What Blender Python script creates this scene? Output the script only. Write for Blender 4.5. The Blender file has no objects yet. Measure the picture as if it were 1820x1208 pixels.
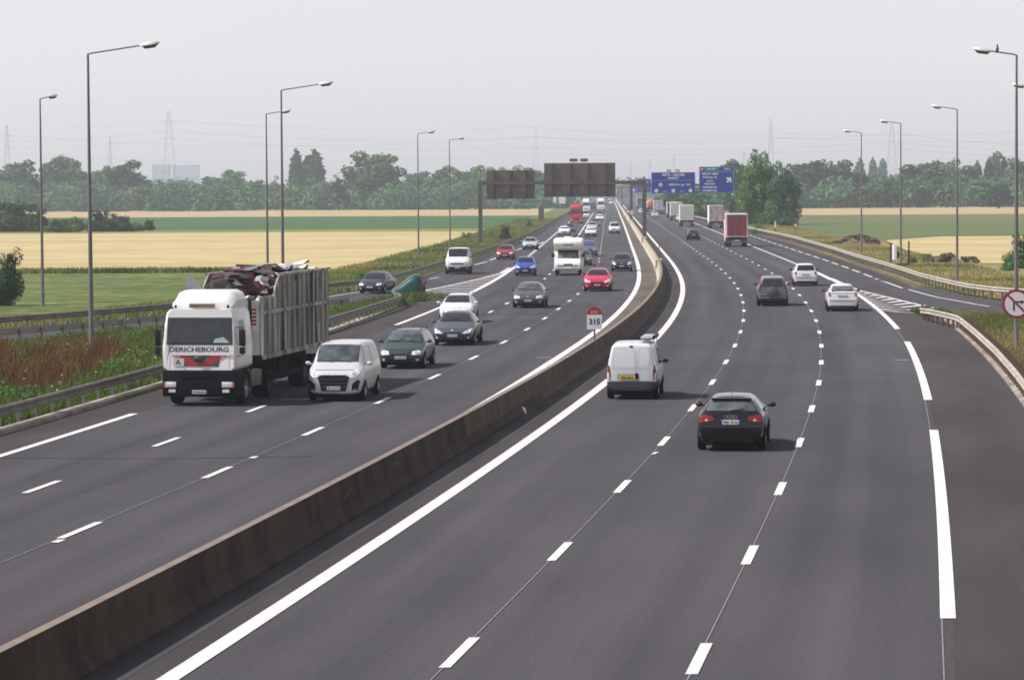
import bpy, bmesh, math, random
import numpy as np
from mathutils import Vector, Matrix
from mathutils.bvhtree import BVHTree
R = math.radians
rnd = random.Random(7)
scene = bpy.context.scene
COL = scene.collection

# ------------------------------------------------------------------ camera, world, sun
CF, CH, CY, CR = 5560.0, 6.85, 337.0, 0.006      # focal (px of a 1820 wide frame), height, horizon row, roll
PT = math.atan((604 - CY) / CF)
cd = bpy.data.cameras.new('camera'); cam = bpy.data.objects.new('camera', cd); COL.objects.link(cam)
cd.sensor_width = 36; cd.lens = 36 * CF / 1820; cd.clip_start = 1; cd.clip_end = 9000
M = Matrix.Rotation(R(90) - PT, 4, 'X') @ Matrix.Rotation(-CR, 4, 'Z')
cam.matrix_world = Matrix.Translation((0, 0, CH)) @ M
scene.camera = cam
SUN_EL, SUN_AZ = R(50), R(-97)        # azimuth clockwise from +Y ; -97 = from the left and slightly behind the camera
sd = Vector((math.sin(SUN_AZ) * math.cos(SUN_EL), math.cos(SUN_AZ) * math.cos(SUN_EL), math.sin(SUN_EL)))
sl = bpy.data.lights.new('sun', 'SUN'); sl.energy = 4.6; sl.angle = R(0.6); sl.color = (1, .955, .93)
so = bpy.data.objects.new('sun', sl); COL.objects.link(so); so.rotation_euler = sd.to_track_quat('Z', 'Y').to_euler()
w = bpy.data.worlds.new('World'); scene.world = w; w.use_nodes = True
nt = w.node_tree; bg = nt.nodes['Background']
sk = nt.nodes.new('ShaderNodeTexSky'); sk.sky_type = 'NISHITA'; sk.sun_disc = False
sk.sun_elevation = SUN_EL; sk.sun_rotation = SUN_AZ; sk.altitude = 150; sk.air_density = 1.0; sk.dust_density = 0.9; sk.ozone_density = 1.5
hs = nt.nodes.new('ShaderNodeHueSaturation'); hs.inputs['Saturation'].default_value = 0.14
nt.links.new(sk.outputs[0], hs.inputs['Color']); tn = nt.nodes.new('ShaderNodeVectorMath'); tn.operation = 'MULTIPLY'; tn.inputs[1].default_value = (1.0, .965, 1.01); nt.links.new(hs.outputs[0], tn.inputs[0]); nt.links.new(tn.outputs[0], bg.inputs['Color']); bg.inputs['Strength'].default_value = 0.118
scene.view_settings.view_transform = 'Standard'; scene.view_settings.look = 'None'
scene.view_settings.exposure = 0.42; scene.view_settings.gamma = 1
scene.render.engine = 'CYCLES'
scene.cycles.max_bounces = 6; scene.cycles.volume_bounces = 3; scene.cycles.diffuse_bounces = 3
scene.cycles.use_denoising = True; scene.cycles.filter_width = 1.75

def ground(px, py, z=0.0):
    """point of the photograph (1820x1208) -> world X, Y on the plane at height z"""
    x, y = px - 910, 604 - py
    c, s = math.cos(CR), math.sin(CR)
    xr, yr = x * c + y * s, -x * s + y * c
    d = (xr, CF * math.cos(PT) + yr * math.sin(PT), -CF * math.sin(PT) + yr * math.cos(PT))
    t = -(CH - z) / d[2]
    return d[0] * t, d[1] * t
def at(px, py, Y):
    """world X, Z seen at a pixel at distance Y"""
    x, y = px - 910, 604 - py
    c, s = math.cos(CR), math.sin(CR)
    xr, yr = x * c + y * s, -x * s + y * c
    d = (xr, CF * math.cos(PT) + yr * math.sin(PT), -CF * math.sin(PT) + yr * math.cos(PT))
    return d[0] * Y / d[1], CH + d[2] * Y / d[1]

_SY = [0, 40, 75, 100, 125, 150, 175, 200, 225, 250, 275, 300, 5000]
_SS = [.14, .134, .124, .114, .102, .088, .073, .061, .049, .040, .036, .0325, .0312]
_yy = np.concatenate([np.arange(0, 301, 1.0), np.arange(310, 5001, 10.0)])
_ss = np.interp(_yy, _SY, _SS); _ss[_yy > 300] = .0313
_xx = np.concatenate([[0], np.cumsum((_ss[1:] + _ss[:-1]) / 2 * np.diff(_yy))]); _xx += -5.35 - np.interp(40, _yy, _xx)
def RX(Y, off=0.0): return float(np.interp(Y, _yy, _xx)) + off
def slope(Y): return float(np.interp(Y, _yy, _ss))
def tab(t): 
    a = [p[0] for p in t]; b = [p[1] for p in t]
    return lambda Y: float(np.interp(Y, a, b))
O_L1 = tab([(45, 3.74), (105, 3.78), (300, 3.74)]); O_L2 = tab([(45, 7.34), (110, 7.55), (300, 7.45)])
O_L3 = tab([(50, 11.0), (80, 11.1), (140, 11.35), (300, 11.05)])
O_LL = tab([(40, -2.92), (95, -3.02), (125, -3.2), (300, -3.2), (600, -3.0)]); O_B = tab([(60, -6.45), (100, -6.56), (180, -6.85), (300, -6.8)])
O_A = tab([(70, -9.8), (100, -10.02), (140, -10.45), (400, -10.38)]); O_E = tab([(80, -13.25), (140, -13.84), (300, -14.2), (400, -14.0)])

# ------------------------------------------------------------------ materials
_m = {}
def mat(name, col=(.5, .5, .5), rough=.6, metal=0, coat=0, var=0, scale=3.0, stretch=(1, 1, 1), col2=None, bump=0, detail=4, spec=.5, coords='Object', trans=0):
    if name in _m: return _m[name]
    m = bpy.data.materials.new(name); m.use_nodes = True; n = m.node_tree; p = n.nodes['Principled BSDF']
    p.inputs['Base Color'].default_value = (*col, 1); p.inputs['Roughness'].default_value = rough
    p.inputs['Metallic'].default_value = metal; p.inputs['Coat Weight'].default_value = coat; p.inputs['Coat Roughness'].default_value = .05
    p.inputs['Specular IOR Level'].default_value = spec
    if var or col2 or bump:
        tc = n.nodes.new('ShaderNodeTexCoord'); mp = n.nodes.new('ShaderNodeMapping'); mp.inputs['Scale'].default_value = stretch
        no = n.nodes.new('ShaderNodeTexNoise'); no.inputs['Scale'].default_value = scale; no.inputs['Detail'].default_value = detail
        n.links.new(tc.outputs[coords], mp.inputs[0]); n.links.new(mp.outputs[0], no.inputs['Vector'])
        c2 = col2 if col2 else tuple(min(1, c * (1 + var)) for c in col); c1 = col if col2 else tuple(c * (1 - var) for c in col)
        cr = n.nodes.new('ShaderNodeValToRGB'); cr.color_ramp.elements[0].position = .32; cr.color_ramp.elements[1].position = .68
        cr.color_ramp.elements[0].color = (*c1, 1); cr.color_ramp.elements[1].color = (*c2, 1)
        n.links.new(no.outputs['Fac'], cr.inputs[0]); n.links.new(cr.outputs[0], p.inputs['Base Color'])
        if bump:
            b = n.nodes.new('ShaderNodeBump'); b.inputs['Strength'].default_value = bump; b.inputs['Distance'].default_value = .02
            n.links.new(no.outputs['Fac'], b.inputs['Height']); n.links.new(b.outputs[0], p.inputs['Normal'])
    _m[name] = m; return m

def asphalt(name, c1, c2, streak=.16, fine=.22):
    """asphalt: UV u = metres across, v = metres along; long tyre streaks, patches, fine grain"""
    m = bpy.data.materials.new(name); m.use_nodes = True; n = m.node_tree; p = n.nodes['Principled BSDF']; L = n.links.new
    uv = n.nodes.new('ShaderNodeUVMap'); 
    def noise(sx, sy, detail=4):
        mp = n.nodes.new('ShaderNodeMapping'); mp.inputs['Scale'].default_value = (sx, sy, 1)
        no = n.nodes.new('ShaderNodeTexNoise'); no.inputs['Scale'].default_value = 1; no.inputs['Detail'].default_value = detail
        L(uv.outputs[0], mp.inputs[0]); L(mp.outputs[0], no.inputs['Vector']); return no.outputs['Fac']
    def ma(op, a, b):
        x = n.nodes.new('ShaderNodeMath'); x.operation = op
        for i, v in enumerate((a, b)):
            if isinstance(v, (int, float)): x.inputs[i].default_value = v
            else: L(v, x.inputs[i])
        return x.outputs[0]
    big = noise(.12, .02); st = noise(.9, .012, 3); gr = noise(14, 9, 2); pt = noise(.35, .09, 5)
    mx = n.nodes.new('ShaderNodeMix'); mx.data_type = 'RGBA'; mx.inputs[6].default_value = (*c1, 1); mx.inputs[7].default_value = (*c2, 1)
    rp = n.nodes.new('ShaderNodeMapRange'); rp.inputs[1].default_value = .35; rp.inputs[2].default_value = .65; L(pt, rp.inputs[0]); L(rp.outputs[0], mx.inputs[0])
    sp = n.nodes.new('ShaderNodeSeparateXYZ'); L(uv.outputs[0], sp.inputs[0])      # wheel tracks: two per 3.6 m lane
    tw = ma('COSINE', ma('MULTIPLY', ma('ADD', sp.outputs[0], .35), 2 * math.pi / 1.85), 0.0); wn = noise(.25, .008, 3)
    st = ma('ADD', st, ma('MULTIPLY', ma('MULTIPLY', tw, wn), .14 if streak > .12 else .0))
    sp2 = noise(1.1, .9, 8); spot = n.nodes.new('ShaderNodeMapRange'); spot.inputs[1].default_value = .66; spot.inputs[2].default_value = .74; L(sp2, spot.inputs[0]); st = ma('SUBTRACT', st, ma('MULTIPLY', spot.outputs[0], .06))
    f = ma('ADD', ma('MULTIPLY', ma('SUBTRACT', st, .5), streak * 4.5), ma('MULTIPLY', ma('SUBTRACT', gr, .5), fine * 3))
    f = ma('ADD', f, ma('MULTIPLY', ma('SUBTRACT', big, .5), .5)); f = ma('ADD', f, 1.0)
    vm = n.nodes.new('ShaderNodeVectorMath'); vm.operation = 'SCALE'; L(mx.outputs[2], vm.inputs[0]); L(f, vm.inputs['Scale'])
    L(vm.outputs[0], p.inputs['Base Color']); p.inputs['Roughness'].default_value = .95; p.inputs['Specular IOR Level'].default_value = .06
    _m[name] = m; return m

A_ROAD = asphalt('asphalt', (.054, .0515, .0575), (.064, .061, .0665))
A_BRD = asphalt('dusty_border', (.085, .072, .062), (.115, .10, .088), .12, .16)
A_SHO = asphalt('shoulder_asphalt', (.044, .040, .0405), (.057, .052, .052), .1, .14)
LINE = mat('road_paint', (.60, .59, .57), .85, col2=(.48, .47, .455), scale=2.2, detail=10, spec=.1)
OLDLINE = mat('worn_paint', (.22, .215, .21), .8, col2=(.12, .115, .115), scale=8)
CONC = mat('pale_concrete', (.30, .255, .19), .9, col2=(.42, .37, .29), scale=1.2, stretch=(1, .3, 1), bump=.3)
CONC_D = mat('dirty_shade_concrete', (.038, .029, .022), .95, spec=.1, col2=(.070, .055, .043), scale=1.1, stretch=(1, .9, .4), detail=7, bump=.3)  # soot plus deep shade put into one colour, for the near shaded face
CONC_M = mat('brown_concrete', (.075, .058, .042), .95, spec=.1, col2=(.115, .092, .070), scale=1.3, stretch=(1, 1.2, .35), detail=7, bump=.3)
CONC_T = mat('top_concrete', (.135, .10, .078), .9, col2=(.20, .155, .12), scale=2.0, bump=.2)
KERB = mat('kerb_concrete', (.13, .105, .08), .9, col2=(.34, .30, .26), scale=.8, bump=.3)
GUT = mat('gutter_concrete', (.030, .030, .034), .9, spec=.15, col2=(.058, .058, .062), scale=.9, stretch=(1, .2, 1))
GALV = mat('galvanised_steel', (.20, .19, .165), .65, .25, col2=(.12, .105, .085), scale=1.5)
GALV_L = mat('pale_steel', (.36, .335, .29), .75, .1, col2=(.24, .215, .175), scale=1.5)
POLE = mat('pole_steel', (.17, .16, .165), .6, .3, col2=(.12, .11, .115), scale=.8)
RUST = mat('rusty_steel', (.10, .06, .045), .8, .1, col2=(.17, .10, .07), scale=3)
BLACK = mat('black_plastic', (.008, .008, .010), .5, spec=.25)
DARK = mat('dark_underbody', (.007, .007, .008), .9, spec=.1)
RUB = mat('tyre_rubber', (.009, .009, .010), .85, spec=.15)
RIM = mat('alloy_rim', (.45, .46, .48), .35, .8)
GLASS = mat('tinted_glass', (.008, .010, .012), .06, 0, 0, col2=(.020, .026, .030), scale=2.4, spec=.55)
GLASS_B = mat('clear_glass', (.03, .038, .044), .06, 0, 0, col2=(.10, .115, .125), scale=2.8, spec=.6)
LAMPG = mat('headlight_lens', (.75, .77, .80), .15, .1, .6, col2=(.5, .52, .55), scale=9)
REDL = mat('red_lens', (.17, .004, .010), .25, 0, .3)
ORL = mat('amber_lens', (.5, .12, .03), .2, 0, .5)
PLATE = mat('plate_white', (.78, .78, .78), .5); PLATE_Y = mat('plate_yellow', (.62, .42, .03), .5)
CHROME = mat('chrome', (.75, .75, .78), .15, .9)
TXT_K = mat('black_lettering', (.02, .02, .025), .6); TXT_W = mat('white_lettering', (.82, .82, .84), .6)
SIGNB = mat('sign_blue', (.004, .034, .30), .6, spec=.12); SIGNR = mat('sign_red', (.36, .015, .03), .5); SIGNG = mat('sign_green', (.02, .22, .14), .5)
SIGNW = mat('sign_white', (.72, .72, .75), .5)
GANT = mat('gantry_steel', (.095, .072, .06), .8, .1, col2=(.13, .10, .085), scale=1.5)
BACK = mat('sign_back', (.108, .090, .080), .8, .05, col2=(.135, .115, .10), scale=6, stretch=(.1, 1, 6))
BARK = mat('bark', (.10, .085, .07), .9, col2=(.06, .05, .04), scale=3)

# ------------------------------------------------------------------ builders
def tag(o, label=None, cat=None, group=None, kind=None):
    if label: o['label'] = label
    if cat: o['category'] = cat
    if group: o['group'] = group
    if kind: o['kind'] = kind
    return o
def link(name, me, parent=None):
    o = bpy.data.objects.new(name, me); COL.objects.link(o)
    if parent: o.parent = parent
    return o
def empty(name, loc=(0, 0, 0), rz=0):
    o = bpy.data.objects.new(name, None); COL.objects.link(o); o.location = loc; o.rotation_euler = (0, 0, rz); o.empty_display_size = .3
    return o
class MB:
    def __init__(s): s.v = []; s.f = []; s.mi = []; s.uv = None; s.smooth = False
    def add(s, vs, fs, mi=0):
        b = len(s.v); s.v += [tuple(v) for v in vs]; s.f += [tuple(b + i for i in f) for f in fs]; s.mi += [mi] * len(fs); return s
    def box(s, x0, x1, y0, y1, z0, z1, mi=0, bev=0):
        if bev:
            bm = bmesh.new(); bmesh.ops.create_cube(bm, size=1)
            for v in bm.verts: v.co = Vector(((x0 + x1) / 2 + v.co.x * (x1 - x0), (y0 + y1) / 2 + v.co.y * (y1 - y0), (z0 + z1) / 2 + v.co.z * (z1 - z0)))
            bmesh.ops.bevel(bm, geom=bm.edges[:], offset=bev, segments=2, affect='EDGES', profile=.6)
            bm.verts.index_update(); s.add([v.co[:] for v in bm.verts], [[v.index for v in f.verts] for f in bm.faces], mi); bm.free(); return s
        v = [(x, y, z) for z in (z0, z1) for y in (y0, y1) for x in (x0, x1)]
        return s.add(v, [(0, 2, 3, 1), (4, 5, 7, 6), (0, 1, 5, 4), (2, 6, 7, 3), (0, 4, 6, 2), (1, 3, 7, 5)], mi)
    def prism(s, poly, a0, a1, axis='y', mi=0):
        """poly of 2D points extruded along axis ('x': (y,z), 'y': (x,z), 'z': (x,y))"""
        n = len(poly)
        def P(p, a): return (a, p[0], p[1]) if axis == 'x' else (p[0], a, p[1]) if axis == 'y' else (p[0], p[1], a)
        vs = [P(p, a0) for p in poly] + [P(p, a1) for p in poly]
        fs = [tuple(range(n))[::-1], tuple(range(n, 2 * n))] + [(i, (i + 1) % n, n + (i + 1) % n, n + i) for i in range(n)]
        return s.add(vs, fs, mi)
    def tube(s, pts, r0, r1=None, n=8, mi=0, cap=True):
        r1 = r0 if r1 is None else r1; k = len(pts); pts = [Vector(p) for p in pts]; vs = []
        for i, p in enumerate(pts):
            d = (pts[min(i + 1, k - 1)] - pts[max(i - 1, 0)]).normalized(); u = d.cross(Vector((0, 0, 1)))
            if u.length < .05: u = d.cross(Vector((0, 1, 0)))
            u.normalize(); v = d.cross(u); r = r0 + (r1 - r0) * i / max(1, k - 1)
            vs += [p + u * math.cos(2 * math.pi * j / n) * r + v * math.sin(2 * math.pi * j / n) * r for j in range(n)]
        fs = [(i * n + j, i * n + (j + 1) % n, (i + 1) * n + (j + 1) % n, (i + 1) * n + j) for i in range(k - 1) for j in range(n)]
        if cap: fs += [tuple(range(n)), tuple(range((k - 1) * n, k * n))[::-1]]
        return s.add(vs, fs, mi)
    def cyl(s, c, r, h, axis='x', n=24, mi=0, prof=None):
        """lathe round axis through c; prof = [(a, r)] along axis"""
        prof = prof or [(-h / 2, 0), (-h / 2, r), (h / 2, r), (h / 2, 0)]; vs = []
        for a, rr in prof:
            for j in range(n):
                t = 2 * math.pi * j / n; p, q = math.cos(t) * rr, math.sin(t) * rr
                vs.append((c[0] + a, c[1] + p, c[2] + q) if axis == 'x' else (c[0] + p, c[1] + a, c[2] + q) if axis == 'y' else (c[0] + p, c[1] + q, c[2] + a))
        fs = [(i * n + j, i * n + (j + 1) % n, (i + 1) * n + (j + 1) % n, (i + 1) * n + j) for i in range(len(prof) - 1) for j in range(n)]
        return s.add(vs, fs, mi)
    def ell(s, c, r, mi=0, nu=14, nv=9):
        vs = []; fs = []
        for i in range(nv + 1):
            ph = math.pi * i / nv - math.pi / 2
            for j in range(nu):
                t = 2 * math.pi * j / nu; vs.append((c[0] + r[0] * math.cos(ph) * math.cos(t), c[1] + r[1] * math.cos(ph) * math.sin(t), c[2] + r[2] * math.sin(ph)))
        for i in range(nv):
            for j in range(nu): fs.append((i * nu + j, i * nu + (j + 1) % nu, (i + 1) * nu + (j + 1) % nu, (i + 1) * nu + j))
        return s.add(vs, fs, mi)
    def mesh(s, name, mats, smooth=False, recalc=True):
        me = bpy.data.meshes.new(name); me.from_pydata(s.v, [], s.f)
        for m in (mats if isinstance(mats, (list, tuple)) else [mats]): me.materials.append(m)
        me.polygons.foreach_set('material_index', s.mi)
        if recalc:
            bm = bmesh.new(); bm.from_mesh(me); bmesh.ops.remove_doubles(bm, verts=bm.verts, dist=1e-5); bmesh.ops.dissolve_degenerate(bm, dist=1e-5, edges=bm.edges)
            bmesh.ops.recalc_face_normals(bm, faces=bm.faces); bm.to_mesh(me); bm.free()
        if smooth:
            me.polygons.foreach_set('use_smooth', [True] * len(me.polygons)); 
            try: me.set_sharp_from_angle(angle=R(40))
            except Exception: pass
        me.update(); return me
    def build(s, name, mats, parent=None, smooth=False, recalc=True):
        return link(name, s.mesh(name, mats, smooth, recalc), parent)
def copy_tree(o, parent=None):
    c = o.copy(); COL.objects.link(c); 
    if parent: c.parent = parent
    for ch in o.children: copy_tree(ch, c)
    return c

def sheet(name, left, right, Y0, Y1, z, m, step=5, far=None, group=None):
    """ground strip between two offset functions of the road line, with metric UVs"""
    Ys = []; y = Y0
    while y < Y1: Ys.append(y); y += step if y < 400 else step * 6
    Ys.append(Y1)
    v = []; uv = []; f = []
    for y in Ys:
        a = left(y) if callable(left) else left; b = right(y) if callable(right) else right
        v += [(RX(y, a), y, z), (RX(y, b), y, z)]; uv += [(a, y), (b, y)]
    for i in range(len(Ys) - 1): f.append((2 * i, 2 * i + 1, 2 * i + 3, 2 * i + 2))
    me = bpy.data.meshes.new(name); me.from_pydata(v, [], f); me.materials.append(m)
    ul = me.uv_layers.new(name='UVMap')
    for lp in me.loops: ul.data[lp.index].uv = uv[lp.vertex_index]
    return tag(link(name, me), kind='structure')
def polysheet(name, pts, z, m):
    bm = bmesh.new(); vs = [bm.verts.new((p[0], p[1], z)) for p in pts]; fc = bm.faces.new(vs); fc.normal_update()
    if fc.normal.z < 0: fc.normal_flip()
    bmesh.ops.triangulate(bm, faces=bm.faces[:]); bmesh.ops.recalc_face_normals(bm, faces=bm.faces[:])
    for f in bm.faces:
        f.normal_update()
        if f.normal.z < 0: f.normal_flip()
    me = bpy.data.meshes.new(name); bm.to_mesh(me); bm.free(); me.materials.append(m)
    ul = me.uv_layers.new(name='UVMap')
    for lp in me.loops: c = me.vertices[lp.vertex_index].co; ul.data[lp.index].uv = (c.x, c.y)
    return tag(link(name, me), kind='structure')

# ------------------------------------------------------------------ ground, fields
def field_mat(name, c1, c2, sx=.02, sy=.12, c3=None):
    m = bpy.data.materials.new(name); m.use_nodes = True; n = m.node_tree; p = n.nodes['Principled BSDF']; L = n.links.new
    tc = n.nodes.new('ShaderNodeTexCoord'); outs = []
    for (a, b, d) in ((sx, sy, 6), (sx * 12, sy * 4, 5)):
        mp = n.nodes.new('ShaderNodeMapping'); mp.inputs['Scale'].default_value = (a, b, 1); mp.inputs['Rotation'].default_value = (0, 0, R(8))
        no = n.nodes.new('ShaderNodeTexNoise'); no.inputs['Scale'].default_value = 1; no.inputs['Detail'].default_value = d
        L(tc.outputs['Object'], mp.inputs[0]); L(mp.outputs[0], no.inputs['Vector']); outs.append(no.outputs['Fac'])
    x = n.nodes.new('ShaderNodeMath'); x.operation = 'ADD'; L(outs[0], x.inputs[0]); L(outs[1], x.inputs[1])
    y = n.nodes.new('ShaderNodeMapRange'); y.inputs[1].default_value = .84; y.inputs[2].default_value = 1.16; L(x.outputs[0], y.inputs[0])
    cr = n.nodes.new('ShaderNodeValToRGB'); cr.color_ramp.elements[0].color = (*c1, 1); cr.color_ramp.elements[1].color = (*c2, 1)
    if c3: e = cr.color_ramp.elements.new(.5); e.color = (*c3, 1)
    L(y.outputs[0], cr.inputs[0]); L(cr.outputs[0], p.inputs['Base Color']); p.inputs['Roughness'].default_value = .95; p.inputs['Specular IOR Level'].default_value = .1
    _m[name] = m; return m
F_GRASS = field_mat('grass_ground', (.045, .055, .018), (.11, .10, .04), .12, .08, (.07, .08, .025))
F_WHEAT = field_mat('ripe_wheat', (.335, .26, .125), (.41, .34, .18), .012, .05, (.37, .30, .15))
F_STUB = field_mat('pale_wheat', (.29, .22, .12), (.37, .29, .165))
F_GREEN = field_mat('green_crop', (.030, .070, .024), (.055, .11, .038))
F_LIME = field_mat('light_green_crop', (.10, .13, .035), (.17, .19, .055))
F_MEAD = field_mat('meadow', (.050, .085, .018), (.14, .15, .05), .06, .13, (.080, .11, .028))
F_OLIV = field_mat('brown_green_crop', (.085, .095, .036), (.13, .125, .055))
F_DRY = field_mat('dry_verge', (.17, .13, .06), (.10, .11, .032), .3, .12, (.24, .195, .09))
F_SOIL = field_mat('bare_soil', (.075, .055, .04), (.14, .105, .075), .4, .3)
b = MB(); N = 60
b.add([(-4000, -200, -.03), (4000, -200, -.03), (4000, 6000, -.03), (-4000, 6000, -.03)], [(0, 1, 2, 3)])
tag(b.build('ground', F_GRASS), kind='structure')

def band(name, px, m, z):
    polysheet(name, [p if len(p) == 3 and 0 else p for p in px], z, m)
G2 = lambda x, y: ground(x, y)
# left of the motorway: fields run off to the west past the frame
vx = lambda y, off=-26.5: (RX(y, off), y)
polysheet('field', [(-900, 1300), (-900, 860), (-250, 860), (RX(830, -25), 830), (RX(1250, -25), 1250)], -.022, F_STUB)
polysheet('field', [(-900, 856), (-900, 575), (-200, 575), vx(560, -26), vx(826, -25)], -.018, F_GREEN)
polysheet('field', [(-900, 572), (-900, 542), (-100, 530), vx(523, -27), vx(557, -26)], -.014, F_LIME)
polysheet('field', [(-900, 538), (-900, 290), (-60, 270), G2(350, 483), G2(480, 490), G2(590, 500), G2(700, 462), G2(790, 431), vx(520, -27), (-100, 526)], -.010, F_WHEAT)
polysheet('field', [(-900, 286), (-900, 150), (-33, 183), G2(120, 540), G2(300, 530), G2(480, 512), G2(586, 502), G2(480, 491.5), G2(350, 484.5), (-60, 266)], -.006, F_MEAD)
polysheet('verge', [(-40, 181), (-29, 176), (-22.5, 178), (-15.2, 206), (-9.9, 260), vx(340, -20.5), vx(700, -18), vx(1500, -18), vx(1500, -25), vx(800, -25), vx(520, -27), G2(790, 431), G2(700, 462), G2(590, 501), G2(480, 512), G2(300, 530), G2(120, 541)], -.004, F_MEAD)
# right
ro = lambda y, off: (RX(y, off), y)
polysheet('field', [ro(1250, 24), ro(790, 24), (900, 790), (900, 1250)], -.022, F_STUB)
polysheet('field', [ro(787, 24), ro(610, 24), (900, 640), (900, 787)], -.018, F_OLIV)
polysheet('field', [ro(607, 24), ro(430, 27), ro(410, 30), (60, 440), (900, 470), (900, 637)], -.014, field_mat('green_barley', (.065, .095, .032), (.105, .135, .052)))
polysheet('field', [ro(407, 30), ro(330, 26), ro(283, 26), (60, 270), (900, 250), (900, 466), (60, 436)], -.010, F_WHEAT)
polysheet('verge', [ro(1250, 15), ro(750, 15), ro(480, 17.2), ro(300, 16.6), ro(225, 16.3), (29.8, 190), (33, 178), (60, 165), (400, 150), (400, 240), (60, 266), ro(281, 25.6), ro(330, 25.6), ro(408, 29.6), ro(430, 26.6), ro(610, 23.6), ro(1250, 23.6)], -.004, F_DRY)

# ------------------------------------------------------------------ road surfaces
sheet('road', -15.2, -1.5, 20, 3500, .004, A_ROAD)
sheet('road', -1.5, 14.1, 20, 3500, .005, A_ROAD)
# shoulders / borders
sheet('hard_shoulder', tab([(20, -14.9), (90, -15.2), (110, -15.4), (165, -16.2), (192, -16.8), (200, -16.2), (278, -14.2), (700, -14.3)]), tab([(20, -13.1), (80, -13.2), (140, -13.8), (300, -14.15), (700, -14.0)]), 20, 1500, .010, A_SHO)
sheet('hard_shoulder', tab([(20, 11.0), (80, 11.15), (140, 11.4), (180, 11.2), (200, 11.3)]), tab([(20, 14.1), (170, 14.1), (205, 11.6)]), 20, 205, .010, A_SHO)
sheet('road_border', -1.22, -.15, 20, 1500, .009, A_SHO)
sheet('road_border', -3.1, -1.8, 20, 1500, .009, A_BRD)
# exit ramp on the left, entry ramp on the right
Lo = [(-60, 108), (-34, 138), (-24.6, 154), (-21.6, 162), (-18.2, 171), (-12.0, 205.7), (-9.6, 216), (-8.2, 228), (-5.4, 273)]
polysheet('ramp', Lo + [ro(308, -18.9), ro(378, -17.8), ro(484, -17.1), ro(690, -17), ro(840, -16.3), ro(840, -13.8), ro(484, -13.8), ro(300, -14), ro(230, -13.9), (-3.5, 197), (-5.6, 191), (-8.6, 183), (-10.2, 179), (-16.5, 160), (-19, 150.5), (-23.5, 140), (-34, 124), (-50, 105)], -.001, A_ROAD)
polysheet('ramp', [ro(750, 11), ro(750, 14.5), ro(480, 16.2), ro(400, 16.7), ro(300, 16.2), ro(225, 16.0), (28.5, 193), (30.5, 182), (36, 175), (60, 168), (100, 165), (100, 150), (60, 155), (36, 160), (29.5, 164.5), (25.6, 170.5), (24.0, 172.8), (23.0, 170), (21.5, 167), ro(200, 10.8), ro(300, 10.8)], -.001, A_ROAD)
sheet('hard_shoulder', tab([(215, 14.75), (400, 14.75), (600, 14.2)]), tab([(215, 15.8), (225, 15.95), (300, 16.15), (400, 16.65), (480, 16.1), (600, 15.0)]), 215, 600, .003, A_SHO)
sheet('dirt_strip', tab([(215, 15.7), (225, 15.85), (300, 16.05), (400, 16.55), (480, 16.0), (600, 14.9)]), tab([(215, 16.6), (225, 16.6), (300, 16.7), (400, 17.5), (480, 17.3), (600, 16)]), 215, 600, .001, F_SOIL)
# kerbs, gutters
def kerb(name, offf, wd, hgt, Y0, Y1, m, side=1):
    b = MB(); Ys = list(np.arange(Y0, Y1, 4.0)) + [Y1]; n = 4
    for y in Ys:
        o = offf(y); b.v += [(RX(y, o), y, -.02), (RX(y, o), y, hgt), (RX(y, o + side * wd), y, hgt + .01), (RX(y, o + side * wd), y, -.02)]
    for i in range(len(Ys) - 1):
        for j in range(3): b.f.append((i * 4 + j, i * 4 + j + 1, i * 4 + 5 + j, i * 4 + 4 + j)); b.mi.append(0)
    return tag(b.build(name, m), kind='structure')
kerb('kerb', tab([(20, -15.0), (88, -15.2), (110, -15.4), (149, -16.05), (165, -16.2), (186, -16.5)]), .45, .12, 20, 187, KERB, -1)
kerb('kerb', lambda y: 14.1, .35, .10, 20, 171, KERB, 1)
sheet('gutter', -1.2, -.62, 20, 300, .014, GUT)
polysheet('dirt_strip', [ro(y, -15.62 if y < 110 else -16.55) for y in (60, 90, 120, 150, 185)] + [ro(y, -17.0 if y < 130 else -17.4) for y in (185, 150, 120, 90, 60)], .0, F_SOIL)
polysheet('verge', [ro(y, 15.5) for y in (15, 60, 100, 150, 166)] + [(23.4, 169.5), (24.4, 170.5), (29.5, 163.2), (36, 158), (60, 153), (60, 100), (60, 15)], -.006, F_DRY)
polysheet('dirt_strip', [ro(y, 14.44) for y in (15, 60, 90, 120, 150, 168)] + [ro(y, 15.6) for y in (168, 150, 120, 90, 60, 15)], .0, F_SOIL)

# painted markings
def strip(b, offf, wd, Y0, Y1, z, step=4):
    n = max(1, int(math.ceil((Y1 - Y0) / (step if Y0 < 400 else 40)))); b0 = len(b.v)
    for i in range(n + 1):
        y = Y0 + (Y1 - Y0) * i / n; o = offf(y) if callable(offf) else offf
        b.v += [(RX(y, o - wd / 2), y, z), (RX(y, o + wd / 2), y, z)]
    for i in range(n): b.f.append((b0 + 2 * i, b0 + 2 * i + 1, b0 + 2 * i + 3, b0 + 2 * i + 2)); b.mi.append(0)
ZL = .019
b = MB()
strip(b, 0.0, .32, 20, 1800, ZL); strip(b, O_LL, .32, 20, 1800, ZL)
for c0, off, wd, n in ((46.09, O_L1, .17, 90), (45.34, O_L2, .18, 90), (63.19 - 25.72, O_B, .17, 90), (72.59 - 38.6, O_A, .17, 90)):
    for k in range(n):
        y = c0 + 12.86 * k
        if off is O_A and y > 430: break
        strip(b, off, wd, y - 1.5, y + 1.5, ZL)
strip(b, O_A, .22, 428, 900, ZL)
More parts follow.
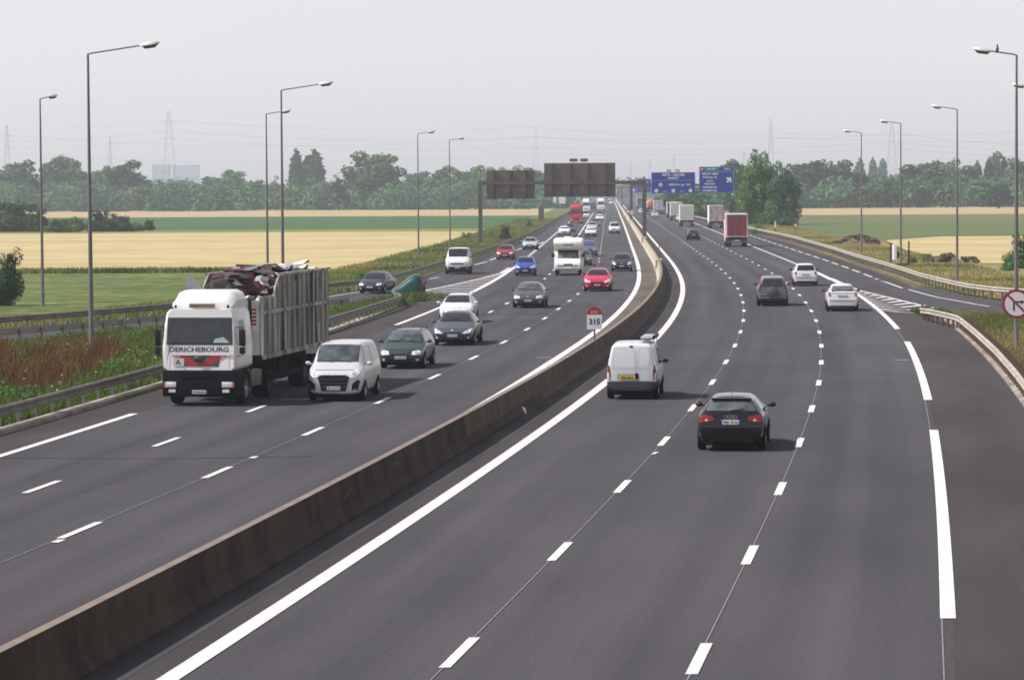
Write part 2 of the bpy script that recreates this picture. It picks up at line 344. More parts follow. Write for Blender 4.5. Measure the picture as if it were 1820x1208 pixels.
strip(b, O_L3, .25, 49.4, 88.0, ZL); strip(b, O_L3, .27, 100.5, 138.6, ZL); strip(b, O_L3, .27, 151, 232, ZL); strip(b, O_L3, .27, 20, 37, ZL)
strip(b, lambda y: 11.15, .40, 232, 262, ZL)
y = 262
while y < 640: strip(b, lambda q: 11.05, .30, y, y + 3.1, ZL); y += 4.4
y = 226
while y < 620: strip(b, lambda q: 14.6, .20, y, y + 9, ZL, 2); y += 13
strip(b, O_E, .25, 40, 96.4, ZL); strip(b, O_E, .25, 159, 181, ZL); strip(b, O_E, .25, 181, 210, ZL)
strip(b, lambda y: -14.1, .35, 208, 278, ZL)
y = 280
while y < 700: strip(b, lambda q: -14.1, .32, y, y + 6, ZL); y += 9.5
tag(b.build('lane_markings', LINE, recalc=False), kind='structure')
# curved ramp lines and hatched gores
def polyline(b, pts, wd, z):
    b0 = len(b.v); n = len(pts)
    for i, p in enumerate(pts):
        a = Vector(pts[max(0, i - 1)]); c = Vector(pts[min(n - 1, i + 1)]); d = (c - a).normalized(); q = Vector((-d.y, d.x)) * wd / 2
        b.v += [(p[0] + q.x, p[1] + q.y, z), (p[0] - q.x, p[1] - q.y, z)]
    for i in range(n - 1): b.f.append((b0 + 2 * i, b0 + 2 * i + 1, b0 + 2 * i + 3, b0 + 2 * i + 2)); b.mi.append(0)
b = MB()
polyline(b, [G2(1759, 545), G2(1735, 541.5), G2(1712, 537), G2(1690, 533), G2(1667, 529), G2(1640, 522), G2(1615, 515)], .16, ZL)
polyline(b, [G2(1604, 512.5), G2(1578, 503), G2(1558, 496.5)], .18, ZL)
polyline(b, [ro(236, 11.35), G2(1527, 516.5), G2(1571, 527), G2(1620, 539), G2(1678, 553)], .20, ZL + .004)
polyline(b, [G2(1567, 551.3), G2(1600, 555), G2(1633, 557), G2(1655, 555), G2(1680, 553.4)], .22, ZL + .002)
for k in range(9):
    t = k / 8.5; y0 = 206 - 31 * t
    xa = RX(y0, 11.3); xm = xa + .45 * (23.0 + (206 - y0) * .028 - xa); xb = 23.05 + (206 - y0) * .03
    polyline(b, [(xa, y0), (xm, y0 - .9 - 1.6 * t), (xb, y0 + 1.0 * t)], .62, ZL - .002)
gl = [(-7.0, 203), (-6.11, 211.7), (-4.13, 226.4), (-2.4, 241), (-.89, 256.1), (.1, 270)]
polyline(b, gl, .22, ZL + .004)
for k in range(14):
    y0 = 209 + k * 3.6; xl = np.interp(y0, [g[1] for g in gl], [g[0] for g in gl]); xr = RX(y0, -14.1)
    polyline(b, [(xl, y0), (xr, y0 - .6)], .75, ZL - .002)
for k in range(4):
    y0 = 259.5 + k * 4.2; polyline(b, [(RX(y0, -14.5) - .2, y0), (RX(y0, -14.0), y0)], 3.0, ZL + .002)
re_ = [(-12.9, 196), (-11.72, 202.6), (-10.21, 211.3), (-8.6, 222)]
polyline(b, re_, .16, ZL)
for (p, q) in (((762, 496), (781, 493)), ((843.5, 471), (865, 465.5)), ((870, 463), (884, 458)), ((917, 445), (930, 441)), ((958, 433.6), (966, 430))): polyline(b, [G2(*p), G2(*q)], .22, ZL)
polyline(b, [G2(0, 592), G2(60, 586), G2(120, 580)], .15, ZL)
tag(b.build('ramp_markings', LINE, recalc=False), kind='structure')
b = MB()
for off in (O_L1, O_L2, O_B): strip(b, lambda y, o=off: o(y) - .02, .022, 20, 200, .0165)
strip(b, lambda y: O_L3(y) - .1, .022, 20, 160, .0165)
tag(b.build('seam_lines', OLDLINE, recalc=False), kind='structure')
b = MB()
for (p, q, ww) in (((955, 636), (980, 636), .13), ((1590, 640.5), (1616, 640.5), .12), ((1160, 808), (1168, 804), .1), ((447, 815), (455, 812), .16), ((97, 965), (110, 960), .16)):
    polyline(b, [G2(*p), G2(*q)], ww, ZL + .002)
b.build('paint_marks', LINE, recalc=False)['kind'] = 'structure'
b = MB(); J = mat('dark_joint', (.040, .039, .043), .95, spec=.05)
polyline(b, [G2(-20, 814), G2(300, 815.5), G2(560, 811)], .07, .017)
for yy in (232.5, 172.0): polyline(b, [ro(yy, -13.4), ro(yy, -2.2)], .25, .017)
polyline(b, [ro(300.5, -13), ro(300.5, -2)], .3, .017); polyline(b, [ro(232, .2), ro(231, 11)], .2, .017)
tag(b.build('road_joint', J, recalc=False), kind='structure')

# ------------------------------------------------------------------ central concrete barrier
root = tag(empty('concrete_barrier', (RX(100, -1.5), 100, 0)), 'long concrete safety barrier dividing the two carriageways', 'barrier')
prof = [(-.32, -.02), (-.32, .08), (-.17, .30), (-.085, .86), (.085, .86), (.17, .30), (.32, .08), (.32, -.02)]
Ys = list(np.arange(20, 300, 3.0)) + list(np.arange(300, 2000, 25.0))
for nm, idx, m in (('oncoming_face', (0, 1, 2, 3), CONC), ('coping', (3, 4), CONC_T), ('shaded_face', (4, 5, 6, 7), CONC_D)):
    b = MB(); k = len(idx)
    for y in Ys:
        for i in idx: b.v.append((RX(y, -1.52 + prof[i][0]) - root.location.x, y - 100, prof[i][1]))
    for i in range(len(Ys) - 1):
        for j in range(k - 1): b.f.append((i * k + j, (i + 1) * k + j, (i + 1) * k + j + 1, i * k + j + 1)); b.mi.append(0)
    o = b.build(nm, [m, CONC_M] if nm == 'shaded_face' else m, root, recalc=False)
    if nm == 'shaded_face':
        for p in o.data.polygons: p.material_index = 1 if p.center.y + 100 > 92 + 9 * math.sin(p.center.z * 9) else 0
for y in np.arange(26, 290, 6.0):       # dark joints between cast sections
    b = MB()
    x = RX(y, -1.52) - root.location.x
    for i in (4, 5, 6):
        (ax, az), (bx, bz) = prof[i], prof[i + 1]
        b.add([(x + ax + .004, y - 100, az), (x + bx + .004, y - 100, bz), (x + bx + .004, y - 99.96, bz), (x + ax + .004, y - 99.96, az)], [(0, 1, 2, 3)])
    b.build('joint', DARK, root, recalc=False)

def wall_mark(pts, wd, m, nm):      # thin scratches and rust on the shaded face
    b = MB()
    for (y0, z0), (y1, z1) in zip(pts, pts[1:]):
        q = []
        for y, z in ((y0, z0 - wd), (y1, z1 - wd), (y1, z1 + wd), (y0, z0 + wd)):
            f = .17 - (z - .30) / .56 * .085 if z > .30 else .17 + (.30 - z) / .22 * .15; q.append((RX(y, -1.52 + f + .006) - root.location.x, y - 100, z))
        b.add(q, [(0, 1, 2, 3)])
    b.build(nm, m, root, recalc=False)
sc_ = mat('pale_scratch', (.16, .13, .09), .9); ru_ = mat('rust_stain', (.15, .05, .02), .9); dk_ = mat('damp_stain', (.010, .008, .007), .95)
rr = random.Random(4)
for k in range(5):
    y = rr.uniform(44, 110); z = rr.uniform(.18, .6); L_ = rr.uniform(.3, 1.6); wall_mark([(y, z), (y + L_ * .5, z + rr.uniform(-.04, .10)), (y + L_, z + rr.uniform(-.02, .18))], .006, sc_ if k % 3 else dk_, 'scratch')
for y in (52.2, 75.5, 91.0): wall_mark([(y, .10), (y + .05, .30), (y - .02, .45)], .02, ru_, 'rust_stain')

# ------------------------------------------------------------------ lettering
_fc = bpy.data.curves.new('lettering_curve', 'FONT')
def text_mesh(name, txt, size, m, depth=.004, bold=0.0, sx=1.0):
    """flat text mesh in the XZ plane facing -Y, centred"""
    c = bpy.data.curves.new(name, 'FONT'); c.body = txt; c.size = size; c.align_x = 'CENTER'; c.align_y = 'CENTER'; c.resolution_u = 3; c.offset = bold; c.extrude = depth / 2
    o = bpy.data.objects.new(name, c); COL.objects.link(o); bpy.context.view_layer.update()
    me = bpy.data.meshes.new_from_object(o.evaluated_get(bpy.context.evaluated_depsgraph_get())); bpy.data.objects.remove(o); bpy.data.curves.remove(c)
    me.transform(Matrix.Rotation(R(90), 4, 'X') @ Matrix.Scale(sx, 4, (1, 0, 0))); me.materials.clear(); me.materials.append(m); me.name = name
    return me

# ------------------------------------------------------------------ body shells and fitted panels
def subsurf(b, lvl, m, name):
    me = b.mesh(name + '_cage', m, True); o = bpy.data.objects.new(name, me); COL.objects.link(o)
    md = o.modifiers.new('s', 'SUBSURF'); md.levels = md.render_levels = lvl; bpy.context.view_layer.update()
    me2 = bpy.data.meshes.new_from_object(o.evaluated_get(bpy.context.evaluated_depsgraph_get())); bpy.data.objects.remove(o); bpy.data.meshes.remove(me)
    me2.polygons.foreach_set('use_smooth', [True] * len(me2.polygons)); me2.name = name
    return me2
def bvh_of(me):
    return BVHTree.FromPolygons([v.co.copy() for v in me.vertices], [list(p.vertices) for p in me.polygons])
def fitted(bvh, poly, axis, off, m, name, parent, cell=.12, thick=0):
    """panel cut to poly and laid on the body shell. axis '+y' front, '-y' rear, '+x'/'-x' sides, '+z' top"""
    bm = bmesh.new(); f = bm.faces.new([bm.verts.new((p[0], p[1], 0)) for p in poly])
    xs = [p[0] for p in poly]; ys = [p[1] for p in poly]
    for lo, hi, nrm in ((min(xs), max(xs), (1, 0, 0)), (min(ys), max(ys), (0, 1, 0))):
        k = max(1, int((hi - lo) / cell))
        for i in range(1, k):
            a = lo + (hi - lo) * i / k
            bmesh.ops.bisect_plane(bm, geom=bm.verts[:] + bm.edges[:] + bm.faces[:], plane_co=(a * nrm[0], a * nrm[1], 0), plane_no=nrm)
    s = 1 if axis[0] == '+' else -1; ax = axis[1]
    for v in bm.verts:
        p, q = v.co.x, v.co.y
        if ax == 'y': og, d = Vector((p, s * 20, q)), Vector((0, -s, 0))
        elif ax == 'x': og, d = Vector((s * 20, p, q)), Vector((-s, 0, 0))
        else: og, d = Vector((p, q, 20)), Vector((0, 0, -1))
        hit = bvh.ray_cast(og, d)
        if hit[0] is None: 
            g = Vector((p, (s * 2 if ax == 'y' else q), q)) if ax == 'y' else Vector((s * .85, p, q)) if ax == 'x' else Vector((p, q, 2)); hit = bvh.find_nearest(g)
        n = hit[1]
        if n.dot(d) > 0: n = -n
        v.co = hit[0] + n * off - d * .001
    bmesh.ops.recalc_face_normals(bm, faces=bm.faces[:])
    me = bpy.data.meshes.new(name); bm.to_mesh(me); bm.free(); me.materials.append(m); me.polygons.foreach_set('use_smooth', [True] * len(me.polygons))
    d = Vector((0, s, 0)) if ax == 'y' else Vector((s, 0, 0)) if ax == 'x' else Vector((0, 0, 1))
    if len(me.polygons) and sum((p.normal.dot(d) for p in me.polygons)) < 0: me.flip_normals()
    return link(name, me, parent)
def mir(poly): return [(-x, z) for x, z in poly][::-1]

WH = {}
def wheel(parent, x, y, r, wd, rim=RIM, s=1, name='wheel'):
    key = (round(r, 3), round(wd, 3), s, rim.name)
    if key not in WH:
        b = MB(); h = wd / 2; b.cyl((0, 0, 0), r, wd, 'x', 28, 0, [(-h, r * .6), (-h, r * .93), (-h * .8, r), (h * .8, r), (h, r * .93), (h, r * .6)])
        t = b.mesh('tyre', RUB, True)
        b = MB(); b.cyl((0, 0, 0), r, wd, 'x', 20, 0, [(s * h * .3, 0), (s * h * .9, .03), (s * h * .6, r * .2), (s * h * .55, r * .25)])
        for k in range(5):
            a = k * 2 * math.pi / 5; ca, sa = math.cos(a), math.sin(a); q = .05
            b.add([(s * h * .75, ca * .05 - sa * q, sa * .05 + ca * q), (s * h * .75, ca * .05 + sa * q, sa * .05 - ca * q), (s * h * .85, ca * r * .62 + sa * q * .7, sa * r * .62 - ca * q * .7), (s * h * .85, ca * r * .62 - sa * q * .7, sa * r * .62 + ca * q * .7)], [(0, 1, 2, 3)])
        b.cyl((0, 0, 0), r, wd, 'x', 28, 0, [(s * h * .97, r * .66), (s * h * .97, r * .58), (s * h * .2, r * .55)])
        b.cyl((0, 0, 0), r, wd, 'x', 20, 1, [(s * h * .1, 0), (s * h * .1, r * .6)])
        WH[key] = (t, b.mesh('rim', [rim, DARK], False, recalc=False))
    t, rm = WH[key]; o = link(name, t, parent); o.location = (x, y, r); k = link('rim', rm, o); return o

def paint(name, col, metal=0.0, rough=.32):
    return mat('paint_' + name, col, rough, metal, .45, spec=.4, col2=tuple(c * .92 for c in col), scale=1.5)

def car(name, L=4.2, W=1.75, H=1.45, nose=.70, cowl=.98, belt=.94, ws0=1.05, ws1=1.75, rr=.95, rw=.35, tail=.98, roofw=.57, bump=.62, zb=.20, deck=None, wr=.31,
        body=None, view='front', lvl=2, grille=None, lower=BLACK, trim=None, lights='std', tl='std', plate='AB 123 CD', pm=None, dark_bumper=False, glass=None, rails=False,
        spare=False, box=False, mirror=None, badge=None, wiper=True, fa=.85, ra=.75, three=False, spoil=False, lowz=None, roofcol=None):
    root = empty(name); w = W / 2; y0 = L / 2; ye = -L / 2
    belt_r = max(belt, tail - .02) if box else belt
    deck = ye + rw if deck is None else ye + deck
    # stations: y, half width, bottom, belt, top, top half width
    St = [(y0, w * .70, .30, nose - .22, nose - .17, w * .58), (y0 - .05, w * .84, .24, nose - .10, nose - .05, w * .72), (y0 - .20, w * .93, zb + .02, nose - .04, nose + .015, w * .78),
          (y0 - .45, w * .98, zb, nose + (cowl - nose) * .25 - .04, nose + (cowl - nose) * .30 + .02, w * .80), (y0 - ws0 + .12, w, zb, belt - .04, cowl - .015, w * .82),
          (y0 - ws0, w, zb, belt, cowl + .01, w * .80), (y0 - ws0 - (ws1 - ws0) * .5, w, zb, belt + .01, cowl + (H - cowl) * .60, w * .5 + roofw * .42),
          (y0 - ws1, w, zb, belt + .01, H - .06, roofw + .02), (y0 - ws1 - .25, w, zb, belt + .01, H - .015, roofw + .01), ((y0 - ws1 + ye + rr) / 2, w, zb, belt + .02, H, roofw), (ye + rr + .12, w, zb, belt + .02, H - .03, roofw - .01)]
    if box:
        St += [(ye + .22, w * .995, zb, belt_r, H - .04, roofw), (ye + .10, w * .985, zb + .02, belt_r, H - .06, roofw - .01), (ye + .05, w * .97, zb + .03, belt_r - .01, H - .12, roofw - .03), (ye, w * .92, zb + .06, belt_r - .05, tail, w * .82)]
    else:
        St += [(ye + rr, w * .99, zb, belt + .02, H - .06, roofw - .01), (ye + (rr + rw) / 2, w * .985, zb, belt_r, tail + (H - tail) * .48, roofw * .5 + w * .40), (deck, w * .97, zb + .01, tail - .03, tail + .015, w * .78)]
        if deck > ye + .3: St += [(ye + .16, w * .95, zb + .02, tail - .04, tail, w * .76)]
        St += [(ye + .07, w * .93, zb + .04, tail - .08, tail - .05, w * .74), (ye + .02, w * .90, zb + .06, bump + .06, bump + .12, w * .80), (ye, w * .84, zb + .10, bump - .06, bump, w * .74)]
    b = MB(); ring = []
    for (y, hw, z0, zbel, zt, tw) in St:
        zm = z0 + (zbel - z0) * .55
        half = [(0, z0), (hw * .72, z0), (hw * .93, z0 + .05), (hw, zm), (hw * .992, zbel - .05), (hw * .955, zbel), (tw, zt - .035), (tw * (.86 if box else .72), zt + .004), (0, zt + .018)]
        pts = half + [(-x, z) for x, z in half[-2:0:-1]]; ring.append(len(pts)); b.v += [(x, y, z) for x, z in pts]
    n = ring[0]; k = len(St)
    for i in range(k - 1):
        for j in range(n): b.f.append((i * n + j, i * n + (j + 1) % n, (i + 1) * n + (j + 1) % n, (i + 1) * n + j)); b.mi.append(0)
    for base, rev in ((0, 1), ((k - 1) * n, 0)):    # end caps in quads
        for j in range(8):
            a, c = (j, j + 1); d, e = (n - j) % n, (n - j - 1) % n
            q = [base + a, base + c, base + e, base + d]; q = list(dict.fromkeys(q))
            if len(q) > 2: b.f.append(tuple(q)); b.mi.append(0)
    me = subsurf(b, lvl, body, 'body'); bv = bvh_of(me)
    if dark_bumper:
        me.materials.append(lower)
        for p in me.polygons:
            c = p.center
            if c.z < bump - .03 and (abs(c.y) > L / 2 - .42): p.material_index = 1
    bo = None; bo = link('body', me, root); bo['label'] = None or bo.get('label', '') or name.replace('_', ' ') + ' body shell'; del bo['label']
    G1 = glass or GLASS; cell = .055 if lvl > 1 else .12
    P = lambda poly, ax, o, m, nm, par=root: fitted(bv, poly, ax, o + .003, m, nm, par, cell)
    wt_ = roofw - .05
    # windscreen and rear glass
    zt0, zt1 = cowl + .05, H - .09
    ws = P([(-w * .76, zt0), (w * .76, zt0), (wt_ + .02, zt1), (wt_ * .5, zt1 + .02), (-wt_ * .5, zt1 + .02), (-wt_ - .02, zt1)], '+y', .006, G1, 'windshield')
    if view == 'front' and wiper:
        for xa in (-.45, .12):
            q = P([(xa, zt0 - .015), (xa + .55, zt0 + .035), (xa + .55, zt0 + .055), (xa, zt0 + .012)], '+y', .014, BLACK, 'wiper', ws)
    # side glass
    yb = y0 - ws0 - .18; yt = y0 - ws1 - .05; re = ye + rr + (.15 if not box else -.55 if rr > .7 else .25); bz = belt + .045; tz = H - .13
    ymid = (yb + re) / 2 - .10
    for s in ('+x', '-x'):
        def sg(poly): return P(poly if s == '+x' else poly, s, .005, GLASS, 'side_window')
        sg([(yb - .05, bz), (yt, tz), (ymid + .04, tz + .015), (ymid + .04, bz)])
        if not three == 'van':
            re2 = re; rb = max(ye + rw + .15, re2 - .28)
            if box: rb = re2
            sg([(ymid - .04, bz), (ymid - .04, tz + .015), (re2 + .08, tz), (rb, bz + .03)][::-1])
        # black door line
        P([(ymid + .008, zb + .12), (ymid + .008, bz), (ymid - .008, bz), (ymid - .008, zb + .12)], s, .004, DARK, 'door_line')
        # wheel arches
        for yc in (y0 - fa, ye + ra):
            a = [(yc + (wr + .055) * math.cos(t), wr + (wr + .045) * math.sin(t)) for t in np.linspace(-.45, math.pi + .45, 15)]
            P(a, s, .004, DARK, 'wheel_arch')
        if trim: P([(ye + .1, zb + .02), (y0 - .1, zb + .02), (y0 - .1, zb + .16), (ye + .1, zb + .16)], s, .007, trim, 'side_trim')
    for yc in (y0 - fa, ye + ra):
        for s in (-1, 1): wheel(root, s * (w - .095), yc, wr, .205, s=s)
    bx = MB().box(-w + .18, w - .18, ye + .35, y0 - .3, .14, zb + .1); bx.build('underbody', DARK, root)
    # mirrors
    for s in (-1, 1):
        mb = MB(); mb.ell((s * (w + .105), 0, 0), (.10, .055, .068), 0, 12, 7); mb.tube([(s * (w - .04), .02, -.03), (s * (w + .06), .01, -.03)], .022)
        mo = mb.build('mirror', mirror or (BLACK if view != 'front' else body), root, True); mo.location = (0, y0 - ws0 - .32, belt + .09)
        g = MB().ell((s * (w + .105), -.042, 0), (.078, .018, .048), 0, 10, 6).build('mirror_glass', GLASS if view != 'front' else BLACK, mo, True)
    # ---- front
    if view == 'front':
        nz = nose
        if lights == 'swept': hp = [(w * .46, nz - .13), (w * .60, nz - .17), (w * .84, nz - .11), (w * .92, nz + .03), (w * .86, nz + .05), (w * .66, nz - .03)]
        elif lights == 'tall': hp = [(w * .54, nz - .20), (w * .78, nz - .20), (w * .90, nz - .06), (w * .84, nz + .06), (w * .74, nz + .05), (w * .56, nz - .10)]
        else: hp = [(w * .50, nz - .16), (w * .86, nz - .15), (w * .90, nz - .04), (w * .80, nz + .005), (w * .54, nz - .035)]
        for q in (hp, mir(hp)):
            h = P(q, '+y', .009, LAMPG, 'headlight'); c = (sum(p[0] for p in q) / len(q), sum(p[1] for p in q) / len(q))
            P([(c[0] + .055 * math.cos(t), c[1] + .045 * math.sin(t)) for t in np.linspace(0, 6.28, 11)[:-1]], '+y', .013, CHROME, 'reflector', h)
        if dark_bumper: P([(-w * .9, zb + .08), (w * .9, zb + .08), (w * .93, bump - .04), (w * .5, bump - .02), (-w * .5, bump - .02), (-w * .93, bump - .04)], '+y', .006, lower, 'bumper_cover')
        gr = grille or [(-.34, nz - .20), (.34, nz - .20), (.40, nz - .08), (-.40, nz - .08)]
        g = P(gr, '+y', .010, BLACK, 'grille'); xs = [p[0] for p in gr]; zs = [p[1] for p in gr]
        hh = (max(zs) - min(zs)) / 4
        for i in range(1, 4):
            z = min(zs) + i * hh; xm = max(xs) * .86
            P([(-xm, z - .006), (xm, z - .006), (xm, z + .006), (-xm, z + .006)], '+y', .017, mat('slat_grey', (.10, .10, .11), .4), 'slat', g)
        li = lowz or [(-w * .62, zb + .06), (w * .62, zb + .06), (w * .55, zb + .17), (-w * .55, zb + .17)]
        P(li, '+y', .009, BLACK, 'air_intake')
        for s in (-1, 1):
            c = (s * w * .76, zb + .16); f = P([(c[0] + .06 * math.cos(t), c[1] + .045 * math.sin(t)) for t in np.linspace(0, 6.28, 11)[:-1]], '+y', .012, LAMPG, 'fog_light')
        if badge:
            e = MB(); e.ell((0, 0, 0), (.06, .012, .05)); eo = e.build('emblem', CHROME, root, True); eo.location = (0, y0 - .02, nz - .06 if badge is True else badge)
        # bonnet shut line
        P([(-w * .70, nz + .03), (w * .70, nz + .03), (w * .70, nz + .038), (-w * .70, nz + .038)], '+y', .004, DARK, 'bonnet_line')
        pz = zb + .24; fy = bv.ray_cast(Vector((0, 20, pz)), Vector((0, -1, 0)))[0].y + .022
        p = MB().box(-.26, .26, fy - .01, fy + .004, pz - .055, pz + .055).build('number_plate', pm or PLATE, root)
        for s in (-1, 1): MB().box(s * .26 - (.045 if s > 0 else 0), s * .26 + (.045 if s < 0 else 0), fy, fy + .007, pz - .055, pz + .055).build('plate_band', SIGNB, p)
        t = link('plate_lettering', text_mesh('plate_lettering', plate, .10, TXT_K, bold=.002, sx=.80), p); t.rotation_euler = (0, 0, math.pi); t.location = (0, fy + .007, pz)
    else:
        # ---- rear: glass, lights, plate, bumper
        rg0, rg1 = (tail + .06 if not box else belt + .02), H - .10
        if three != 'van': 
            rgp = [(-w * .74, rg0), (w * .74, rg0), (wt_, rg1), (-wt_, rg1)] if not box else [(-w * .70, rg0), (w * .70, rg0), (roofw - .09, rg1 - .02), (-roofw + .09, rg1 - .02)]
            rgl = P(rgp, '-y', .006, G1, 'rear_window')
            P([(-.02, rg0 - .02), (.36, rg0 + .02), (.36, rg0 + .045), (-.02, rg0 + .015)], '-y', .014, BLACK, 'wiper', rgl)
        if tl == 'std': tp = [(w * .50, tail - .17), (w * .64, tail - .20), (w * .93, tail - .24), (w * .90, tail - .06), (w * .78, tail - .035), (w * .52, tail - .08)]
        elif tl == 'high': tp = [(w * .80, tail - .20), (w * .93, tail - .22), (w * .82, tail + .22), (roofw + .10, H - .10), (roofw + .02, H - .12), (w * .72, tail + .12)]
        elif tl == 'column': tp = [(w * .84, zb + .38), (w * .97, zb + .38), (w * .965, zb + .62), (w * .91, belt + .10), (w * .86, belt + .06), (w * .84, zb + .62)]
        elif tl == 'corner': tp = [(w * .72, tail - .22), (w * .90, tail - .24), (w * .90, tail - .04), (w * .76, tail)]
        for q in (tp, mir(tp)):
            h = P(q, '-y', .010, REDL, 'tail_light'); c = (sum(p[0] for p in q) / len(q), min(p[1] for p in q) + .07)
            P([(c[0] + .04 * math.cos(t), c[1] + .03 * math.sin(t)) for t in np.linspace(0, 6.28, 9)[:-1]], '-y', .014, mat('clear_lens', (.6, .35, .35), .2), 'reverse_lens', h)
        if dark_bumper: P([(-w * .93, zb + .06), (w * .93, zb + .06), (w * .97, bump - .02), (-w * .97, bump - .02)], '-y', .010, lower, 'bumper_cover')
        else: P([(-w * .80, zb + .03), (w * .80, zb + .03), (w * .74, zb + .15), (-w * .74, zb + .15)], '-y', .009, BLACK, 'bumper_insert')
        P([(-w * .84, bump - .0), (w * .84, bump - .0), (w * .84, bump + .012), (-w * .84, bump + .012)], '-y', .005, DARK, 'tailgate_line')
        pz = (tail - .22) if not dark_bumper else bump + .12
        if spare: pz = zb + .22
        px_ = 0 if three != 'van' else -.14
        r = bv.ray_cast(Vector((px_, -20, pz)), Vector((0, 1, 0)))[0]; fy = r.y - .03
        p = MB().box(px_ - .26, px_ + .26, fy - .004, fy + .02, pz - .055, pz + .055).build('number_plate', pm or PLATE, root)
        if not pm:
            for s in (-1, 1): MB().box(px_ + s * .26 - (.045 if s > 0 else 0), px_ + s * .26 + (.045 if s < 0 else 0), fy - .008, fy - .004, pz - .055, pz + .055).build('plate_band', SIGNB, p)
        t = link('plate_lettering', text_mesh('plate_lettering', plate, .10, TXT_K, bold=.002, sx=.80), p); t.location = (px_, fy - .009, pz)
        lg_ = MB(); pts_ = []
        for i in range(13):
            t = -1 + i / 6; xx = t * w * .86; hit = bv.ray_cast(Vector((xx, -20, bump + .03)), Vector((0, 1, 0)))[0]
            if hit: pts_.append((xx, hit.y - .004, bump + .03))
        if len(pts_) > 4 and not dark_bumper: lg_.tube(pts_, .022, n=7); lg_.build('bumper_ledge', body, root, True)
        for s in (-1, 1): P([(s * w * .55 - .06, zb + .10), (s * w * .55 + .06, zb + .10), (s * w * .55 + .06, zb + .13), (s * w * .55 - .06, zb + .13)], '-y', .016, REDL, 'reflector')
        if badge == 'rings':
            e = MB()
            for i in range(4): e.cyl((-.12 + i * .08, 0, 0), .05, .01, 'y', 16, 0, [(-.006, .052), (-.006, .038), (.006, .038), (.006, .052), (-.006, .052)])
            eo = e.build('emblem', CHROME, root, True); rr_ = bv.ray_cast(Vector((0, -20, tail - .09)), Vector((0, 1, 0)))[0]; eo.location = (0, rr_.y - .012, tail - .09)
        elif badge:
            e = MB().ell((0, 0, 0), (.05, .012, .05)); rr_ = bv.ray_cast(Vector((0, -20, tail - .07)), Vector((0, 1, 0)))[0]; eo = e.build('emblem', CHROME, root, True); eo.location = (0, rr_.y - .01, tail - .07)
        if spoil:
            r = bv.ray_cast(Vector((0, ye + rr - .02, 20)), Vector((0, 0, -1)))[0]
            MB().box(-roofw + .02, roofw - .02, r.y - .16, r.y + .10, r.z - .03, r.z + .015, bev=.012).build('spoiler', body, root, True)
        if spare:
            b = MB(); b.cyl((0, ye - .12, .80), .335, .22, 'y', 30, 0, [(-.11, 0), (-.11, .27), (-.08, .325), (.10, .335), (.12, .0)]); sc_ = b.build('spare_wheel_cover', spare, root, True)
    if rails:
        for s in (-1, 1):
            b = MB(); xr = s * (roofw - .05); a = y0 - ws1 - .35; c = ye + rr + .1
            b.tube([(xr, a, H - .03), (xr, a - .12, H + .05), (xr, c + .12, H + .05), (xr, c, H - .04)], .018); b.build('roof_rail', rails, root, True)
    # aerial
    MB().tube([(0, ye + rr + .25, H - .01), (0, ye + rr - .02, H + .16)], .006, .004, 5).build('aerial', BLACK, root)
    return root, bv, dict(y0=y0, ye=ye, w=w, fa=fa, ra=ra)

def park(root, px, py, toward=True, axle=None, extra=0.0, yoff=0):
    """stand a vehicle on the road: px,py is the ground point under the middle of its nearest axle"""
    X, Y = ground(px, py); sl_ = slope(Y) + extra
    d = Vector((-sl_, -1)) if toward else Vector((sl_, 1)); d.normalize()
    root.rotation_euler = (0, 0, math.atan2(-d.x, d.y))
    root.location = (X - d.x * axle, Y - d.y * axle, .012)
    return root
CARS = []
def put(spec, px, py, toward, label, cat, group=None, extra=0.0):
    kind = spec.pop('kind', 'car'); r, bv, g = car(kind, view='front' if toward else 'rear', **spec)
    ax = g['y0'] - g['fa'] if toward else -(g['y0'] - g['ra'])
    park(r, px, py, toward, ax, extra); tag(r, label, cat, group); CARS.append(r)
    return r, bv, g

